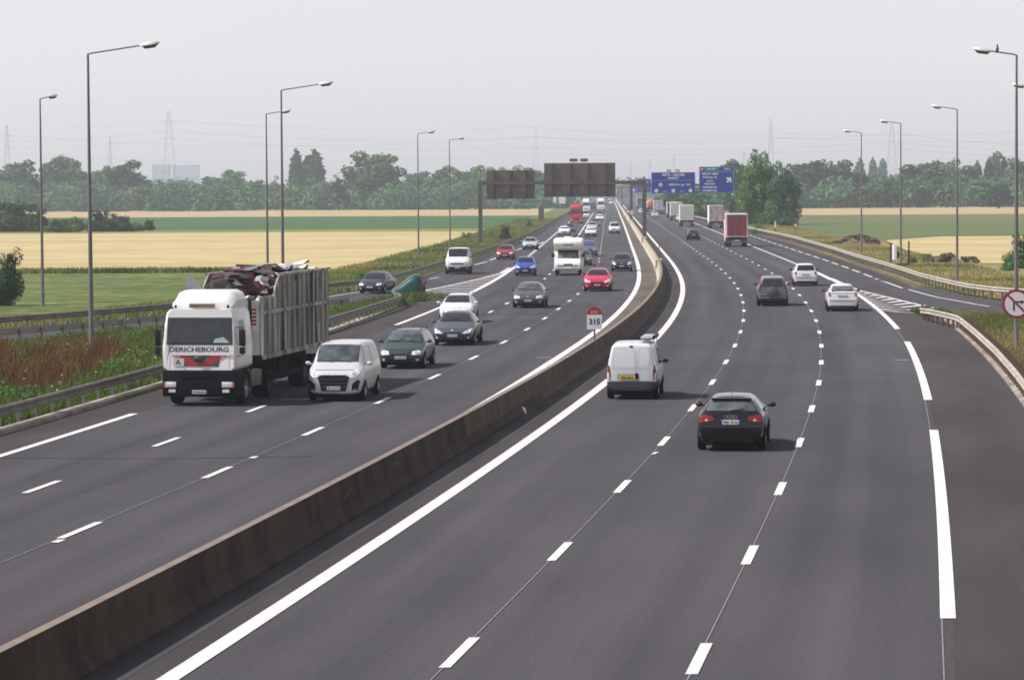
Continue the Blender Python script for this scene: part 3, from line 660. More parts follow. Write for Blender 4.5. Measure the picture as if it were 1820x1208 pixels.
# ------------------------------------------------------------------ lorries
def lorry_cab(root, m, yf=0.0, w=2.44, z0=.30, roofz=3.0, lower=None, lowz=1.15, wsz=(1.95, 2.82), fairing=3.65, fm=None, sun=False, depth=2.2):
    """cab with its front at y=yf, reaching back; facing +y"""
    h = w / 2; lower = lower or BLACK
    sec = [(-h + .10, lowz), (-h, lowz + .10), (-h, 1.9), (-h + .04, 2.5), (-h + .10, roofz - .12), (-h + .22, roofz), (h - .22, roofz), (h - .10, roofz - .12), (h - .04, 2.5), (h, 1.9), (h, lowz + .10), (h - .10, lowz)]
    b = MB(); n = len(sec)
    for (y, sc, dz) in ((yf - .02, .93, 0), (yf - .12, 1.0, 0), (yf - depth, 1.0, 0)):
        for x, z in sec: 
            back = max(0, (z - 1.9)) * .16 if y > yf - 1 else 0
            b.v.append((x * sc, y - back, z))
    for i in range(2):
        for j in range(n): b.f.append((i * n + j, i * n + (j + 1) % n, (i + 1) * n + (j + 1) % n, (i + 1) * n + j)); b.mi.append(0)
    b.f += [tuple(range(n)), tuple(range(2 * n, 3 * n))[::-1]]; b.mi += [0, 0]
    me = b.mesh('cab', m, True); cab = link('cab', me, root); bv = bvh_of(me)
    P = lambda poly, ax, o, mm, nm, par: fitted(bv, poly, ax, o, mm, nm, par, .3)
    ws = P([(-h + .14, wsz[0]), (h - .14, wsz[0]), (h - .17, wsz[1]), (-h + .17, wsz[1])], '+y', .008, GLASS, 'windshield', cab)
    for xa in (-.75, .1): P([(xa, wsz[0] + .02), (xa + .8, wsz[0] + .03), (xa + .8, wsz[0] + .06), (xa, wsz[0] + .05)], '+y', .02, BLACK, 'wiper', ws)
    for s in ('+x', '-x'):
        q = [(yf - .40, 2.0), (yf - .52, 2.72), (yf - 1.25, 2.72), (yf - 1.25, 1.85), (yf - .9, 1.85)]
        P(q if s == '-x' else q[::-1], s, .006, GLASS, 'side_window', cab)
        P([(yf - .25, 1.2), (yf - .25, 2.75), (yf - .27, 2.75), (yf - .27, 1.2)], s, .004, DARK, 'door_line', cab); P([(yf - 1.35, 1.2), (yf - 1.35, 2.75), (yf - 1.37, 2.75), (yf - 1.37, 1.2)], s, .004, DARK, 'door_line', cab)
    if fairing:
        a = .95; fb = [(-a, roofz - .02), (-a - .06, roofz + .28), (-a + .06, fairing - .08), (-a + .24, fairing), (a - .24, fairing), (a - .06, fairing - .08), (a + .06, roofz + .28), (a, roofz - .02)]
        b = MB(); n = len(fb)
        for y, sc, zz in ((yf - .50, .97, .35), (yf - .62, 1.0, .62), (yf - 1.15, 1.03, 1.0), (yf - depth + .05, 1.05, 1.0)):
            for x, z in fb: b.v.append((x * sc, y, roofz - .02 + (z - roofz + .02) * zz))
        for i in range(3):
            for j in range(n): b.f.append((i * n + j, i * n + (j + 1) % n, (i + 1) * n + (j + 1) % n, (i + 1) * n + j)); b.mi.append(0)
        b.f += [tuple(range(n)), tuple(range(3 * n, 4 * n))[::-1]]; b.mi += [0, 0]
        b.build('roof_fairing', fm or m, root, True)
    b = MB().box(-h + .01, h - .01, yf - .9, yf + .05, z0, lowz, bev=.07); bu = b.build('bumper', lower, root, True)
    g = MB().box(-.62, .62, yf + .05, yf + .066, lowz - .25, lowz - .08).build('step_recess', DARK, bu)
    for s in (-1, 1):
        hl = MB().box(s * (h - .30) - .17, s * (h - .30) + .17, yf + .04, yf + .075, .60, .78, bev=.02).build('headlight', LAMPG, bu, True)
        MB().box(s * (h - .12) - .05, s * (h - .12) + .05, yf + .035, yf + .07, .60, .78).build('indicator', ORL, bu)
        MB().box(s * (h - .34) - .11, s * (h - .34) + .11, yf + .04, yf + .072, .44, .54).build('fog_light', LAMPG, bu)
        mr = MB(); mr.box(s * (h + .16) - .10, s * (h + .16) + .10, yf - .22, yf - .10, 1.92, 2.44, bev=.03); mr.box(s * (h + .16) - .09, s * (h + .16) + .09, yf - .21, yf - .10, 1.66, 1.88, bev=.03)
        mr.tube([(s * (h - .06), yf - .15, 2.5), (s * (h + .17), yf - .16, 2.52), (s * (h + .17), yf - .16, 1.62), (s * (h - .04), yf - .15, 1.58)], .02); mr.build('mirror', BLACK, root, True)
    p = MB().box(-.26, .26, yf + .05, yf + .07, .40, .51).build('number_plate', PLATE, bu)
    for s in (-1, 1): MB().box(s * .26 - (.045 if s > 0 else 0), s * .26 + (.045 if s < 0 else 0), yf + .07, yf + .074, .40, .51).build('plate_band', SIGNB, p)
    t = link('plate_lettering', text_mesh('plate_lettering', 'BP 860 MG', .10, TXT_K, bold=.002, sx=.8), p); t.rotation_euler = (0, 0, math.pi); t.location = (0, yf + .075, .455)
    return cab, bv
def lorry_wheels(root, ys, w=2.44, r=.50, wd=.30, dual=()):
    for i, y in enumerate(ys):
        for s in (-1, 1): wheel(root, s * (w / 2 - .16 - (.12 if i in dual else 0)), y, r, wd if i not in dual else .54, RUST if i in dual else RIM, s)

def box_lorry(name, L=9, w=2.5, z0=1.15, z1=3.85, side=None, door=None, frame=None, top=None, logo=None, dark=True, cabm=None, doorline=True, tank=None):
    """seen from behind: box with rear doors, chassis, under-run bar, lights; cab in front. rear at y=-L/2"""
    root = empty(name); h = w / 2; ye = -L / 2
    if tank:
        b = MB(); b.cyl((0, 0, (z0 + z1) / 2), 1.2, L - 2.6, 'y', 28, 0, [(-(L / 2), 0), (-(L / 2), .7), (-(L / 2) + .12, 1.05), (-(L / 2) + .3, 1.2), (L / 2 - 2.7, 1.2), (L / 2 - 2.5, 0)])
        o = b.build('tank', tank, root, True)
        MB().box(-h, h, ye + .1, L / 2 - 2.6, z0 - .25, z0 + .15, bev=.03).build('tank_cradle', DARK, root)
    else:
        b = MB().box(-h, h, ye, L / 2 - 2.6, z0, z1, bev=.03); bx = b.build('box_body', side, root)
        if top: MB().box(-h - .01, h + .01, ye - .01, L / 2 - 2.59, z1 - .07, z1 + .02, bev=.02).build('roof_edge', top, bx)
        fr = frame or side
        f = MB(); f.box(-h - .005, -h + .09, ye - .03, ye, z0, z1); f.box(h - .09, h + .005, ye - .03, ye, z0, z1); f.box(-h + .09, h - .09, ye - .03, ye, z1 - .13, z1); f.box(-h + .09, h - .09, ye - .03, ye, z0, z0 + .10); f.build('door_frame', fr, bx)
        for s in (-1, 1):
            d = MB().box(min(s * .008, s * (h - .095)), max(s * .008, s * (h - .095)), ye - .022, ye - .004, z0 + .11, z1 - .14, bev=.006).build('rear_door', door or side, bx)
            if doorline:
                for xx in (.16, h - .35): MB().tube([(s * xx, ye - .04, z0 + .12), (s * xx, ye - .04, z1 - .16)], .016, n=5).build('lock_rod', GALV, d)
                for zz in (z0 + .45, (z0 + z1) / 2, z1 - .5): MB().box(min(s * (h - .22), s * (h - .1)), max(s * (h - .22), s * (h - .1)), ye - .035, ye - .02, zz, zz + .05).build('hinge', GALV, d)
    ch = MB().box(-.45, .45, ye + .1, L / 2 - 1, .75, z0 + .02); ch.box(-h + .06, h - .06, ye + .05, ye + .20, .92, z0 - .02); ch.build('chassis', DARK, root)
    bar = MB().box(-h + .05, h - .05, ye + .0, ye + .10, .52, .66, bev=.01).build('bumper_bar', GALV if dark else BLACK, root)
    for s in (-1, 1):
        l = MB().box(s * (h - .30) - .22, s * (h - .30) + .22, ye - .01, ye + .05, .80, .92, bev=.01).build('tail_light', REDL, root)
        MB().box(s * (h - .32) - .30, s * (h - .32) + .30, ye + .16, ye + .18, .28, .98).build('mudflap', BLACK, root)
    MB().box(-.26, .26, ye - .02, ye + .0, .70, .80).build('number_plate', PLATE, root)
    lorry_wheels(root, (L / 2 - 1.2, ye + 1.5, ye + 2.8) if L > 8 else (L / 2 - 1.2, ye + 1.6), w, .5, .3, (1, 2))
    cm = cabm or mat('cab_white', (.7, .7, .7), .4)
    MB().box(-1.2, 1.2, L / 2 - 2.3, L / 2, .5, min(z1, 3.2), bev=.12).build('cab', cm, root, True)
    return root
def put_lorry(r, L, px, py, label, cat='truck', group=None, ra=1.5):
    park(r, px, py, False, -(L / 2 - ra)); tag(r, label, cat, group); return r

# --- the scrap lorry
def scrap_lorry():
    r = empty('tipper_truck'); W_ = paint('lorry_white', (.66, .66, .655), 0, .35); low = mat('lorry_charcoal', (.006, .007, .011), .7, spec=.1)
    cab, bv = lorry_cab(r, W_, 0, lower=low, roofz=3.08, fairing=3.66)
    MB().box(-.42, .42, -.47, -.44, 3.12, 3.25, bev=.01).build('roof_vent', RUST, r)
    for s in (-.86, .86): MB().cyl((s, -.42, 3.16), .04, .10, 'z', 10).build('roof_lamp', BLACK, r)
    # sun visor shade line, name board, grille panel
    y = .012
    t = link('name_lettering', text_mesh('name_lettering', 'DERICHEBOURG', .215, mat('grey_lettering', (.045, .05, .06), .5), bold=.008, sx=1.22), cab); t.rotation_euler = (0, 0, math.pi); t.location = (0, .012, 1.80)
    P = lambda poly, o, m, nm, par: fitted(bv, poly, '+y', o, m, nm, par, .4)
    g = P([(-.62, 1.26), (.56, 1.26), (.62, 1.60), (.30, 1.62), (-.30, 1.62), (-.70, 1.60)], .010, mat('grille_grey', (.05, .055, .065), .5), 'grille', cab)
    red = mat('grille_red', (.45, .02, .025), .4)
    for k in range(5):
        z = 1.62 - k * .075; x = .93 - k * .13
        for s in (-1, 1): P([(s * x, z), (s * (x - .62 + k * .05), z), (s * (x - .58 + k * .05), z - .045), (s * (x - .06), z - .045)][::s], .018, red, 'grille_bar', g)
    MB().ell((0, .035, 1.50), (.17, .02, .10)).build('emblem', mat('emblem_dark', (.03, .035, .045), .4), g, True)
    pl = P([(.50, 1.27), (.86, 1.27), (.86, 1.52), (.50, 1.52)], .022, mat('plate_grey', (.42, .42, .43), .5), 'letter_plate', cab)
    t = link('plate_lettering', text_mesh('plate_lettering', 'A', .24, TXT_K, bold=.006), pl); t.rotation_euler = (0, 0, math.pi); t.location = (.68, .045, 1.395)
    for s in (-1, 1): P([(s * 1.17, 1.2), (s * .98, 1.2), (s * .96, 1.62), (s * 1.17, 1.66)][::-s], .010, mat('corner_panel', (.62, .63, .64), .4), 'corner_panel', cab)
    # paper on the dashboard, driver hint
    P([(-.98, 2.02), (-.45, 2.02), (-.50, 2.14), (-.78, 2.20)], .011, mat('dash_paper', (.35, .42, .42), .7), 'dashboard_paper', cab)
    lorry_wheels(r, (-1.35, -4.75), 2.44, .50, .32, (1,))
    for s in (-1, 1):
        a = [(-1.35 + .62 * math.cos(q), .52 + .62 * math.sin(q)) for q in np.linspace(-.1, math.pi + .1, 12)]; c = [(-1.35 + .54 * math.cos(q), .52 + .54 * math.sin(q)) for q in np.linspace(math.pi + .1, -.1, 12)]
        MB().prism(a + c, s * 1.22, s * .86, 'x').build('mudguard', low, r)
        MB().box(min(s * .5, s * 1.15), max(s * .5, s * 1.15), -3.9, -2.5, .45, 1.0, bev=.08).build('fuel_tank', GALV, r, True)
    MB().box(-.45, .45, -14.0, -1.0, .72, 1.25).build('chassis', DARK, r)
    MB().box(-1.0, 1.0, -2.75, -2.3, 1.1, 2.9, bev=.05).build('equipment_rack', DARK, r)
    b = MB(); b.tube([(-1.0, -2.85, .9), (-1.0, -2.85, 3.3)], .06); b.tube([(-.8, -3.1, 1.0), (-.85, -2.9, 2.2), (-1.0, -2.8, 2.7)], .05); b.tube([(-1.1, -2.6, 1.3), (-.6, -2.5, 2.4)], .045)
    b.build('loader_linkage', BLACK, r, True)
    b = MB()
    for k in range(5): b.box(-1.20, -1.04, -2.92, -2.90, 2.45 + k * .12, 2.52 + k * .12)
    b.build('warning_stripes', red, r)
    # body: ribbed scrap tub
    tub = mat('tub_paint', (.42, .415, .37), .8, 0, 0, col2=(.055, .046, .034), scale=.85, stretch=(1, 2.6, .28), detail=8, bump=.4)
    yF, yR = -3.35, -14.2; zb = 1.30; w = 1.26
    top = lambda y: 3.36 if y > yF - 2.0 else (3.36 + (4.02 - 3.36) * min(1, (yF - 2.0 - y) / .9) ** .6)
    ys = [yF, yF - 1.0, yF - 2.0, yF - 2.15, yF - 2.35, yF - 2.6, yF - 2.9, -8, -10, yR]
    tb = None
    for s, nm in ((-1, 'side_wall'), (1, 'side_wall')):
        b = MB()
        for x in (s * w, s * (w - .06)):
            for yy in ys: b.v += [(x, yy, zb), (x, yy, 4.06 if s > 0 and yy > yF - 2.2 and False else top(yy))]
        n = len(ys)
        for q in (0, 2 * n):
            for i in range(n - 1): b.f.append((q + 2 * i, q + 2 * i + 1, q + 2 * i + 3, q + 2 * i + 2)); b.mi.append(0)
        for i in range(n - 1):
            b.f.append((2 * i + 1, 2 * n + 2 * i + 1, 2 * n + 2 * i + 3, 2 * i + 3)); b.mi.append(0); b.f.append((2 * i, 2 * i + 2, 2 * n + 2 * i + 2, 2 * n + 2 * i)); b.mi.append(0)
        b.f += [(0, 2 * n, 2 * n + 1, 1), (2 * n - 2, 2 * n - 1, 4 * n - 1, 4 * n - 2)]; b.mi += [0, 0]
        sw = b.build(nm, tub, r)
        if s > 0: sw['label'] = 'far wall of the scrap tub'
        b = MB(); yy = yF + .02
        while yy > yR: b.box(min(s * (w - .01), s * (w + .075)), max(s * (w - .01), s * (w + .034)), yy - .10, yy, zb, top(yy - .1) - .04); yy -= .78
        b.box(min(s * w, s * (w + .095)), max(s * w, s * (w + .095)), yR, yF, zb, zb + .16); b.box(min(s * w, s * (w + .085)), max(s * w, s * (w + .085)), yR, yF, 2.78, 2.90)
        b.box(min(s * (w - .08), s * (w + .09)), max(s * (w - .08), s * (w + .09)), yR, yF - 2.9, 3.98, 4.07); b.build('wall_ribs', tub, sw)
    b = MB().prism([(yR + 2.4, 1.5), (yR + 2.4, 3.7), (yR + 1.75, 3.8), (yR + 1.8, 2.2), (yR + 2.1, 2.1), (yR + 2.1, 1.5)], -w - .034, -w - .044, 'x'); b.build('dark_panel', mat('faded_blue_paint', (.035, .04, .055), .7, col2=(.12, .12, .11), scale=3), sw)
    fw = mat('tub_front_paint', (.33, .34, .36), .6, col2=(.24, .24, .25), scale=2.5)
    b = MB().box(-w, w, yF - .05, yF, zb, 3.18); b.prism([(-w, 3.18), (w, 3.18), (w, 4.06), (w - .14, 4.08), (w - .45, 3.75), (w - .9, 3.30), (-w, 3.24)], yF - .06, yF - .01, 'y'); fr = b.build('front_wall', fw, r)
    MB().box(-w, w, yR, yR + .06, zb, 4.0).build('tailboard', tub, r)
    MB().box(-w, w, yR, yF, zb - .02, zb + .1).build('tub_floor', DARK, r)
    b = MB().box(-w - .02, -w + .5, yF - .04, yF + .06, zb, 1.45); b.box(-1.25, -1.12, -9.6, -4, .55, .70); b.box(-1.22, -1.0, -7.6, -6.2, .5, 1.1); b.box(-1.2, -.9, -5.8, -5.5, .5, 1.18); b.build('side_guard', DARK, r)
    lorry_wheels(r, (-10.4, -11.7, -13.0), 2.44, .50, .32, (0, 1, 2))
    return r
tr = scrap_lorry()
park(tr, 373, 717, True, -1.35, extra=.035); tag(tr, 'white cab scrap lorry hauling a stained ribbed tub heaped with scrapped car bodies', 'truck')

# load: crushed car shells and sheet scrap, each piece its own thing
def crumple(name, L, W, H, m, seed, lift=0.0, cabin=True, wind=None):
    rr = random.Random(seed); b = MB(); nx, ny = 9, 6
    prof = lambda t: H * (.55 if t < .28 or t > .86 else 1.0)
    for i in range(nx):
        t = i / (nx - 1); hh = prof(t)
        for j in range(ny):
            a = math.pi * j / (ny - 1); x = math.cos(a) * W / 2; z = min(hh, (math.sin(a) ** .5) * hh if 0 < j < ny - 1 else 0)
            b.v.append((x + rr.uniform(-.05, .05), (t - .5) * L + rr.uniform(-.07, .07), z + rr.uniform(-.07, .07)))
    for i in range(nx - 1):
        for j in range(ny - 1): b.f.append((i * ny + j, i * ny + j + 1, (i + 1) * ny + j + 1, (i + 1) * ny + j)); b.mi.append(0)
    b.f += [tuple(range(ny)), tuple(range((nx - 1) * ny, nx * ny))[::-1]]; b.mi += [0, 0]
    return b
def on_lorry(o, x, y, z, rz=0, rx=0, ry=0):
    mw = Matrix.Translation(tr.location) @ tr.rotation_euler.to_matrix().to_4x4() @ Matrix.Translation((x, y, z)) @ Matrix.Rotation(rz, 4, 'Z') @ Matrix.Rotation(rx, 4, 'X') @ Matrix.Rotation(ry, 4, 'Y')
    o.matrix_world = mw
bpy.context.view_layer.update()
SCRAP = 'crushed car bodies in the scrap tub'
def wreck(seed, L, W, H, m, label, loc, rz, rx=0, ry=0, extra=None):
    r_ = empty('crushed_car'); crumple('shell', L, W, H, None, seed).build('shell', m, r_); rr = random.Random(seed)
    for i in range(2): z = H * .93; x0 = rr.uniform(-.5, .1) * W * .5; y0_ = (-.2 + .4 * i) * L; MB().add([(x0, y0_, z), (x0 + .34 * W, y0_ + .06, z + .03), (x0 + .30 * W, y0_ + .20 * L, z + .05), (x0 + .03, y0_ + .17 * L, z - .02)], [(0, 1, 2, 3)]).build('window_hole', BLACK, r_)
    for s_ in (-1, 1): MB().tube([(s_ * W * .42, L * .42, H * .3), (s_ * W * .30, L * .1, H * 1.12), (s_ * W * .36, -L * .2, H * 1.02)], .035, n=5).build('bent_pillar', m, r_)
    if extra: MB().add([(-.5, -.2, H * .98), (.5, -.2, H), (.42, .5, H + .12), (-.42, .5, H + .13)], [(0, 1, 2, 3)]).build('windshield', extra, r_)
    tag(r_, label, 'scrap car', SCRAP); on_lorry(r_, *loc, R(rz), R(rx), R(ry))
wreck(3, 2.5, 1.35, .62, mat('crushed_red', (.10, .013, .014), .55, col2=(.035, .012, .010), scale=4, detail=8), 'crushed dark red car shell with grey windshield on top of the load', (.05, -6.4, 3.58), 78, -5, 10, mat('dusty_glass', (.10, .12, .14), .3))
wreck(8, 1.5, 1.2, .60, mat('burnt_black', (.010, .009, .010), .7, col2=(.035, .022, .018), scale=4), 'blackened wreck at the front of the load behind the cab roof', (.35, -4.35, 3.28), 85, 0, -6)
wreck(12, 1.9, 1.3, .5, mat('crushed_brown', (.055, .022, .016), .8, col2=(.025, .016, .012), scale=5, detail=8), 'rusty brown crushed shell in the middle of the load', (-.25, -8.4, 3.72), 70, 0, 4)
SM = [mat('scrap_white', (.62, .63, .65), .4), mat('scrap_silver', (.36, .38, .41), .35, .5), mat('scrap_dark', (.04, .042, .05), .4), mat('scrap_red', (.3, .03, .03), .5), mat('scrap_cream', (.45, .43, .36), .5)]
b = MB(); rr = random.Random(21)
for k in range(250):
    x = rr.uniform(-.92, .98); y = rr.uniform(-13.8, -3.5); zz = (3.25 if y > -5.3 else 3.9) - abs(x) * .12 + rr.uniform(-.35, .12) + (.18 if -11 < y < -6 else 0)
    a = rr.uniform(0, 6.28); s1, s2 = rr.uniform(.14, .38), rr.uniform(.10, .28); t1, t2 = rr.uniform(-.7, .7), rr.uniform(-.7, .7)
    u = Vector((math.cos(a), math.sin(a), t1 * .6)) * s1; v = Vector((-math.sin(a), math.cos(a), t2 * .6)) * s2; c = Vector((x, y, zz)); m_ = u.cross(v).normalized() * rr.uniform(.05, .18)
    mi = rr.choice([0, 0, 1, 1, 2, 2, 4, 3] if x < .2 else [2, 2, 1, 3, 2])
    ps = [c - u - v, c + u - v, c + u + v, c - u + v]; pm_ = [(ps[i] + ps[(i + 1) % 4]) / 2 + m_ * rr.uniform(-1, 1) for i in range(4)]
    b.add([*ps, *pm_, c + m_], [(0, 4, 8, 7), (4, 1, 5, 8), (8, 5, 2, 6), (7, 8, 6, 3)], mi)
for k in range(13):
    c = Vector((rr.uniform(-.85, -.1), rr.uniform(-13.6, -8.4), 4.0 + rr.uniform(0, .16))); a = rr.uniform(-.5, .5); u = Vector((math.sin(a) * .4, 1, rr.uniform(-.12, .12))) * rr.uniform(.3, .55); v = Vector((1, -math.sin(a) * .4, rr.uniform(-.3, .3))) * rr.uniform(.2, .4)
    n_ = Vector((0, 0, .12)); b.add([c - u - v, c + u - v, c + u + v, c - u + v, c - v * 1.2 + n_, c + v * 1.1 + n_], [(0, 4, 5, 3), (4, 1, 2, 5)], rr.choice([0, 0, 1, 4]))
o = b.build('scrap_metal', SM, None, recalc=False); tag(o, 'tangled bent scrap sheet metal heaped in the lorry tub', 'scrap metal', kind='stuff'); on_lorry(o, 0, 0, 0)

# ------------------------------------------------------------------ cars coming towards us (left carriageway)
SILV = paint('silver', (.52, .53, .55), .15, .35); WHT = paint('white', (.60, .61, .62)); GRN = paint('bottle_green', (.012, .035, .032)); BLUG = paint('slate_blue', (.060, .080, .105), .3, .3)
GRY = paint('mid_grey', (.075, .075, .08), .3, .32); DGR = paint('dark_grey', (.022, .027, .034), .3, .3); PNK = paint('raspberry', (.52, .012, .075), .1, .25); BLU = paint('bright_blue', (.018, .065, .34), .1, .3)
NAVY = paint('navy', (.018, .025, .055), .2, .3); DRED = paint('dark_red', (.26, .012, .035), .1, .3); BLK = mat('paint_black', (.0025, .0025, .003), .18, 0, .5, spec=.3); GRYG = paint('gunmetal', (.15, .16, .17), 0, .35)
PALE = paint('pale_silver', (.46, .52, .55), .3, .32); NGRY = paint('steel_blue', (.10, .12, .19), .3, .3)
GC = 'cars driving towards the camera'
put(dict(kind='people_carrier', L=4.39, W=1.83, H=1.86, nose=.98, cowl=1.20, belt=1.10, ws0=.78, ws1=1.38, rr=.15, tail=1.0, roofw=.70, bump=.60, box=True, body=SILV, lower=BLACK, lights='tall',
    grille=[(-.40, .34), (.40, .34), (.52, .80), (.40, .86), (-.40, .86), (-.52, .80)], lowz=[(-.20, .22), (.20, .22), (.2, .3), (-.2, .3)], badge=.83, plate='BW 519 DF', glass=GLASS_B, wr=.32, fa=.88),
    601, 711, True, 'silver people carrier overtaking the scrap lorry, with black grille and bumper vents', 'van')
r, bv, g = CARS[-1], None, None
for s in (-1, 1):
    b = MB().prism([(.0, 0), (.22, 0), (.26, .26), (.04, .26)], 0, .02, 'y'); 
# (bumper side vents of the people carrier)
def vents(root, L, polys, m=BLACK):
    me = [c for c in root.children if c.name.startswith('body')][0].data; bv = bvh_of(me)
    for q in polys:
        for p in (q, mir(q)): fitted(bv, p, '+y', .014, m, 'bumper_vent', root, .05)
vents(r, 4.39, [[(.60, .36), (.76, .36), (.84, .66), (.78, .72), (.60, .56)]])
put(dict(kind='estate_car', L=4.3, W=1.70, H=1.44, nose=.70, cowl=.96, belt=.92, ws0=1.05, ws1=1.75, rr=.30, rw=.2, tail=.92, roofw=.58, body=GRN, rails=BLACK, glass=GLASS_B,
    grille=[(-.26, .54), (.26, .54), (.34, .62), (.28, .66), (-.28, .66), (-.34, .62)], plate='AL 208 QK'), 717, 654, True, 'dark green estate car with black roof rails, behind the silver people carrier', 'car', GC)
put(dict(kind='saloon_car', L=4.68, W=1.82, H=1.45, nose=.68, cowl=.98, belt=.93, ws0=1.15, ws1=2.0, rr=1.3, rw=.75, deck=.75, tail=.98, roofw=.57, body=BLUG, lights='swept', badge=.66,
    grille=[(-.62, .36), (.62, .36), (.70, .50), (.60, .58), (-.60, .58), (-.70, .50)], plate='DA 732 LM', wr=.33), 808, 613, True, 'slate blue saloon with wide low grille, between the green estate and the white hatchback', 'car', GC)
put(dict(kind='hatchback', L=4.03, W=1.75, H=1.47, nose=.74, cowl=1.0, belt=.95, ws0=.95, ws1=1.75, rr=.75, rw=.25, tail=1.0, body=WHT, lights='swept', badge=.68,
    grille=[(-.60, .38), (.60, .38), (.66, .50), (.56, .56), (-.56, .56), (-.66, .50)], plate='CK 118 TR'), 812, 574, True, 'white hatchback with a dark wide grille, half hidden behind the slate blue saloon', 'car', GC)
put(dict(kind='hatchback', L=4.69, W=1.80, H=1.45, nose=.72, cowl=.98, belt=.94, ws0=1.1, ws1=1.9, rr=1.0, rw=.5, tail=1.0, body=GRY, badge=.66,
    grille=[(-.55, .36), (.55, .36), (.60, .44), (.50, .48), (-.50, .48), (-.60, .44)], plate='BV 461 AN', glass=GLASS_B), 940, 547, True, 'mid grey family hatchback alone in the middle lane, ahead of the motorhome', 'car', GC)
put(dict(kind='hatchback', L=4.3, W=1.82, H=1.50, nose=.76, cowl=1.02, belt=.98, ws0=1.0, ws1=1.8, rr=.7, rw=.3, tail=1.0, body=PNK, lights='swept', grille=[(-.36, .36), (.36, .36), (.48, .58), (.40, .62), (-.40, .62), (-.48, .58)], plate='CD 645 ZH'),
    1062, 517.5, True, 'raspberry red hatchback near the concrete barrier', 'car', GC)
put(dict(kind='hatchback', L=3.95, W=1.70, H=1.47, nose=.74, cowl=1.0, belt=.96, ws0=.95, ws1=1.6, rr=.6, rw=.25, tail=1.0, body=DGR, badge=.68, lights='tall', plate='BK 932 VS', lvl=2),
    1105, 482, True, 'dark grey small car in the lane beside the barrier, right of the motorhome', 'car', GC)
put(dict(kind='hatchback', L=3.64, W=1.60, H=1.52, nose=.80, cowl=1.05, belt=.98, ws0=.85, ws1=1.5, rr=.5, rw=.2, tail=1.0, body=BLU, lights='swept', badge=.66, grille=[(-.42, .40), (.42, .40), (.5, .60), (.4, .66), (-.4, .66), (-.5, .60)], plate='AW 305 PE'),
    934, 490.5, True, 'bright blue small hatchback at the tip of the hatched exit markings', 'car', GC)
put(dict(kind='hatchback', L=4.0, W=1.70, H=1.42, nose=.70, cowl=.95, belt=.9, ws0=1.0, ws1=1.7, rr=.8, rw=.4, tail=.95, body=NAVY, plate='7315 XB 57', lvl=2),
    663, 521.5, True, 'navy hatchback on the exit ramp beside the green nose cushion', 'car', GC, extra=.16)
put(dict(kind='hatchback', L=4.0, W=1.70, H=1.45, nose=.72, cowl=.97, belt=.93, ws0=.95, ws1=1.65, rr=.6, rw=.3, tail=.97, body=DRED, plate='CN 514 BQ'), 898, 461.5, True, 'dark red hatchback on the exit lane, above the bright blue car', 'car', GC, extra=.03)
put(dict(kind='saloon_car', L=4.3, W=1.70, H=1.40, nose=.66, cowl=.92, belt=.88, ws0=1.05, ws1=1.75, rr=1.2, rw=.7, tail=.95, body=PALE, dark_bumper=True, lower=mat('grey_bumper', (.07, .08, .085), .5), plate='4419 WS 54'), 942, 444, True, 'pale silver saloon with grey bumper on the exit lane', 'car', GC, extra=.02)
put(dict(kind='saloon_car', L=4.2, W=1.72, H=1.42, body=WHT, plate='AA 677 NC', lvl=1), 1003, 418.5, True, 'white car overlapping a dark car near the start of the exit lane', 'car', GC)
put(dict(kind='hatchback', L=4.0, W=1.70, H=1.45, body=NAVY, lvl=1, plate='BC 151 RT'), 1013, 413.5, True, 'dark navy car hidden behind a white car near the start of the exit lane', 'car', GC)
put(dict(kind='hatchback', L=3.7, W=1.60, H=1.42, body=WHT, lvl=1, dark_bumper=True, plate='5528 VZ 57'), 1050, 421.5, True, 'small white hatchback with grey bumper, first of the middle lane queue', 'car', GC)
put(dict(kind='hatchback', L=4.2, W=1.75, H=1.5, body=PALE, lvl=1, plate='AB 290 KJ'), 1052, 410.5, True, 'pale silver car directly behind the small white hatchback', 'car', GC)
put(dict(kind='hatchback', L=4.2, W=1.75, H=1.5, body=NGRY, lvl=1, plate='BD 387 LS'), 1058, 403, True, 'dark blue grey car third in the middle lane queue', 'car', GC)
put(dict(kind='hatchback', L=4.2, W=1.75, H=1.45, body=WHT, lvl=1, plate='CE 422 MN'), 1066, 393, True, 'white hatchback in the queue ahead of the white lorry', 'car', GC)
put(dict(kind='saloon_car', L=4.4, W=1.75, H=1.45, body=DGR, lvl=1, plate='CF 563 OP'), 1065, 386, True, 'dark car between the white hatchback and the white lorry', 'car', GC)
put(dict(kind='hatchback', L=4.1, W=1.75, H=1.6, nose=.8, cowl=1.05, belt=1.0, ws0=.9, ws1=1.6, rr=.4, rw=.2, tail=1.0, body=NGRY, lvl=1, plate='BG 606 HH', glass=mat('blue_glass', (.05, .06, .12), .08)), 1046, 455.5, True, 'steel blue people carrier emerging from behind the motorhome', 'car', GC)
put(dict(kind='hatchback', L=4.2, W=1.75, H=1.45, body=GRY, lvl=1, plate='CG 717 JK'), 1034, 472, True, 'grey car almost wholly hidden behind the motorhome', 'car', GC)
put(dict(kind='saloon_car', L=4.4, W=1.75, H=1.42, body=WHT, lvl=1, plate='CH 828 LM'), 1086, 363.5, True, 'white car far off in the lane beside the barrier', 'car', GC)
put(dict(kind='hatchback', L=4.2, W=1.75, H=1.5, body=PALE, lvl=1, plate='CJ 939 NP'), 1083, 357, True, 'tiny silver car farthest away in the left carriageway', 'car', GC)
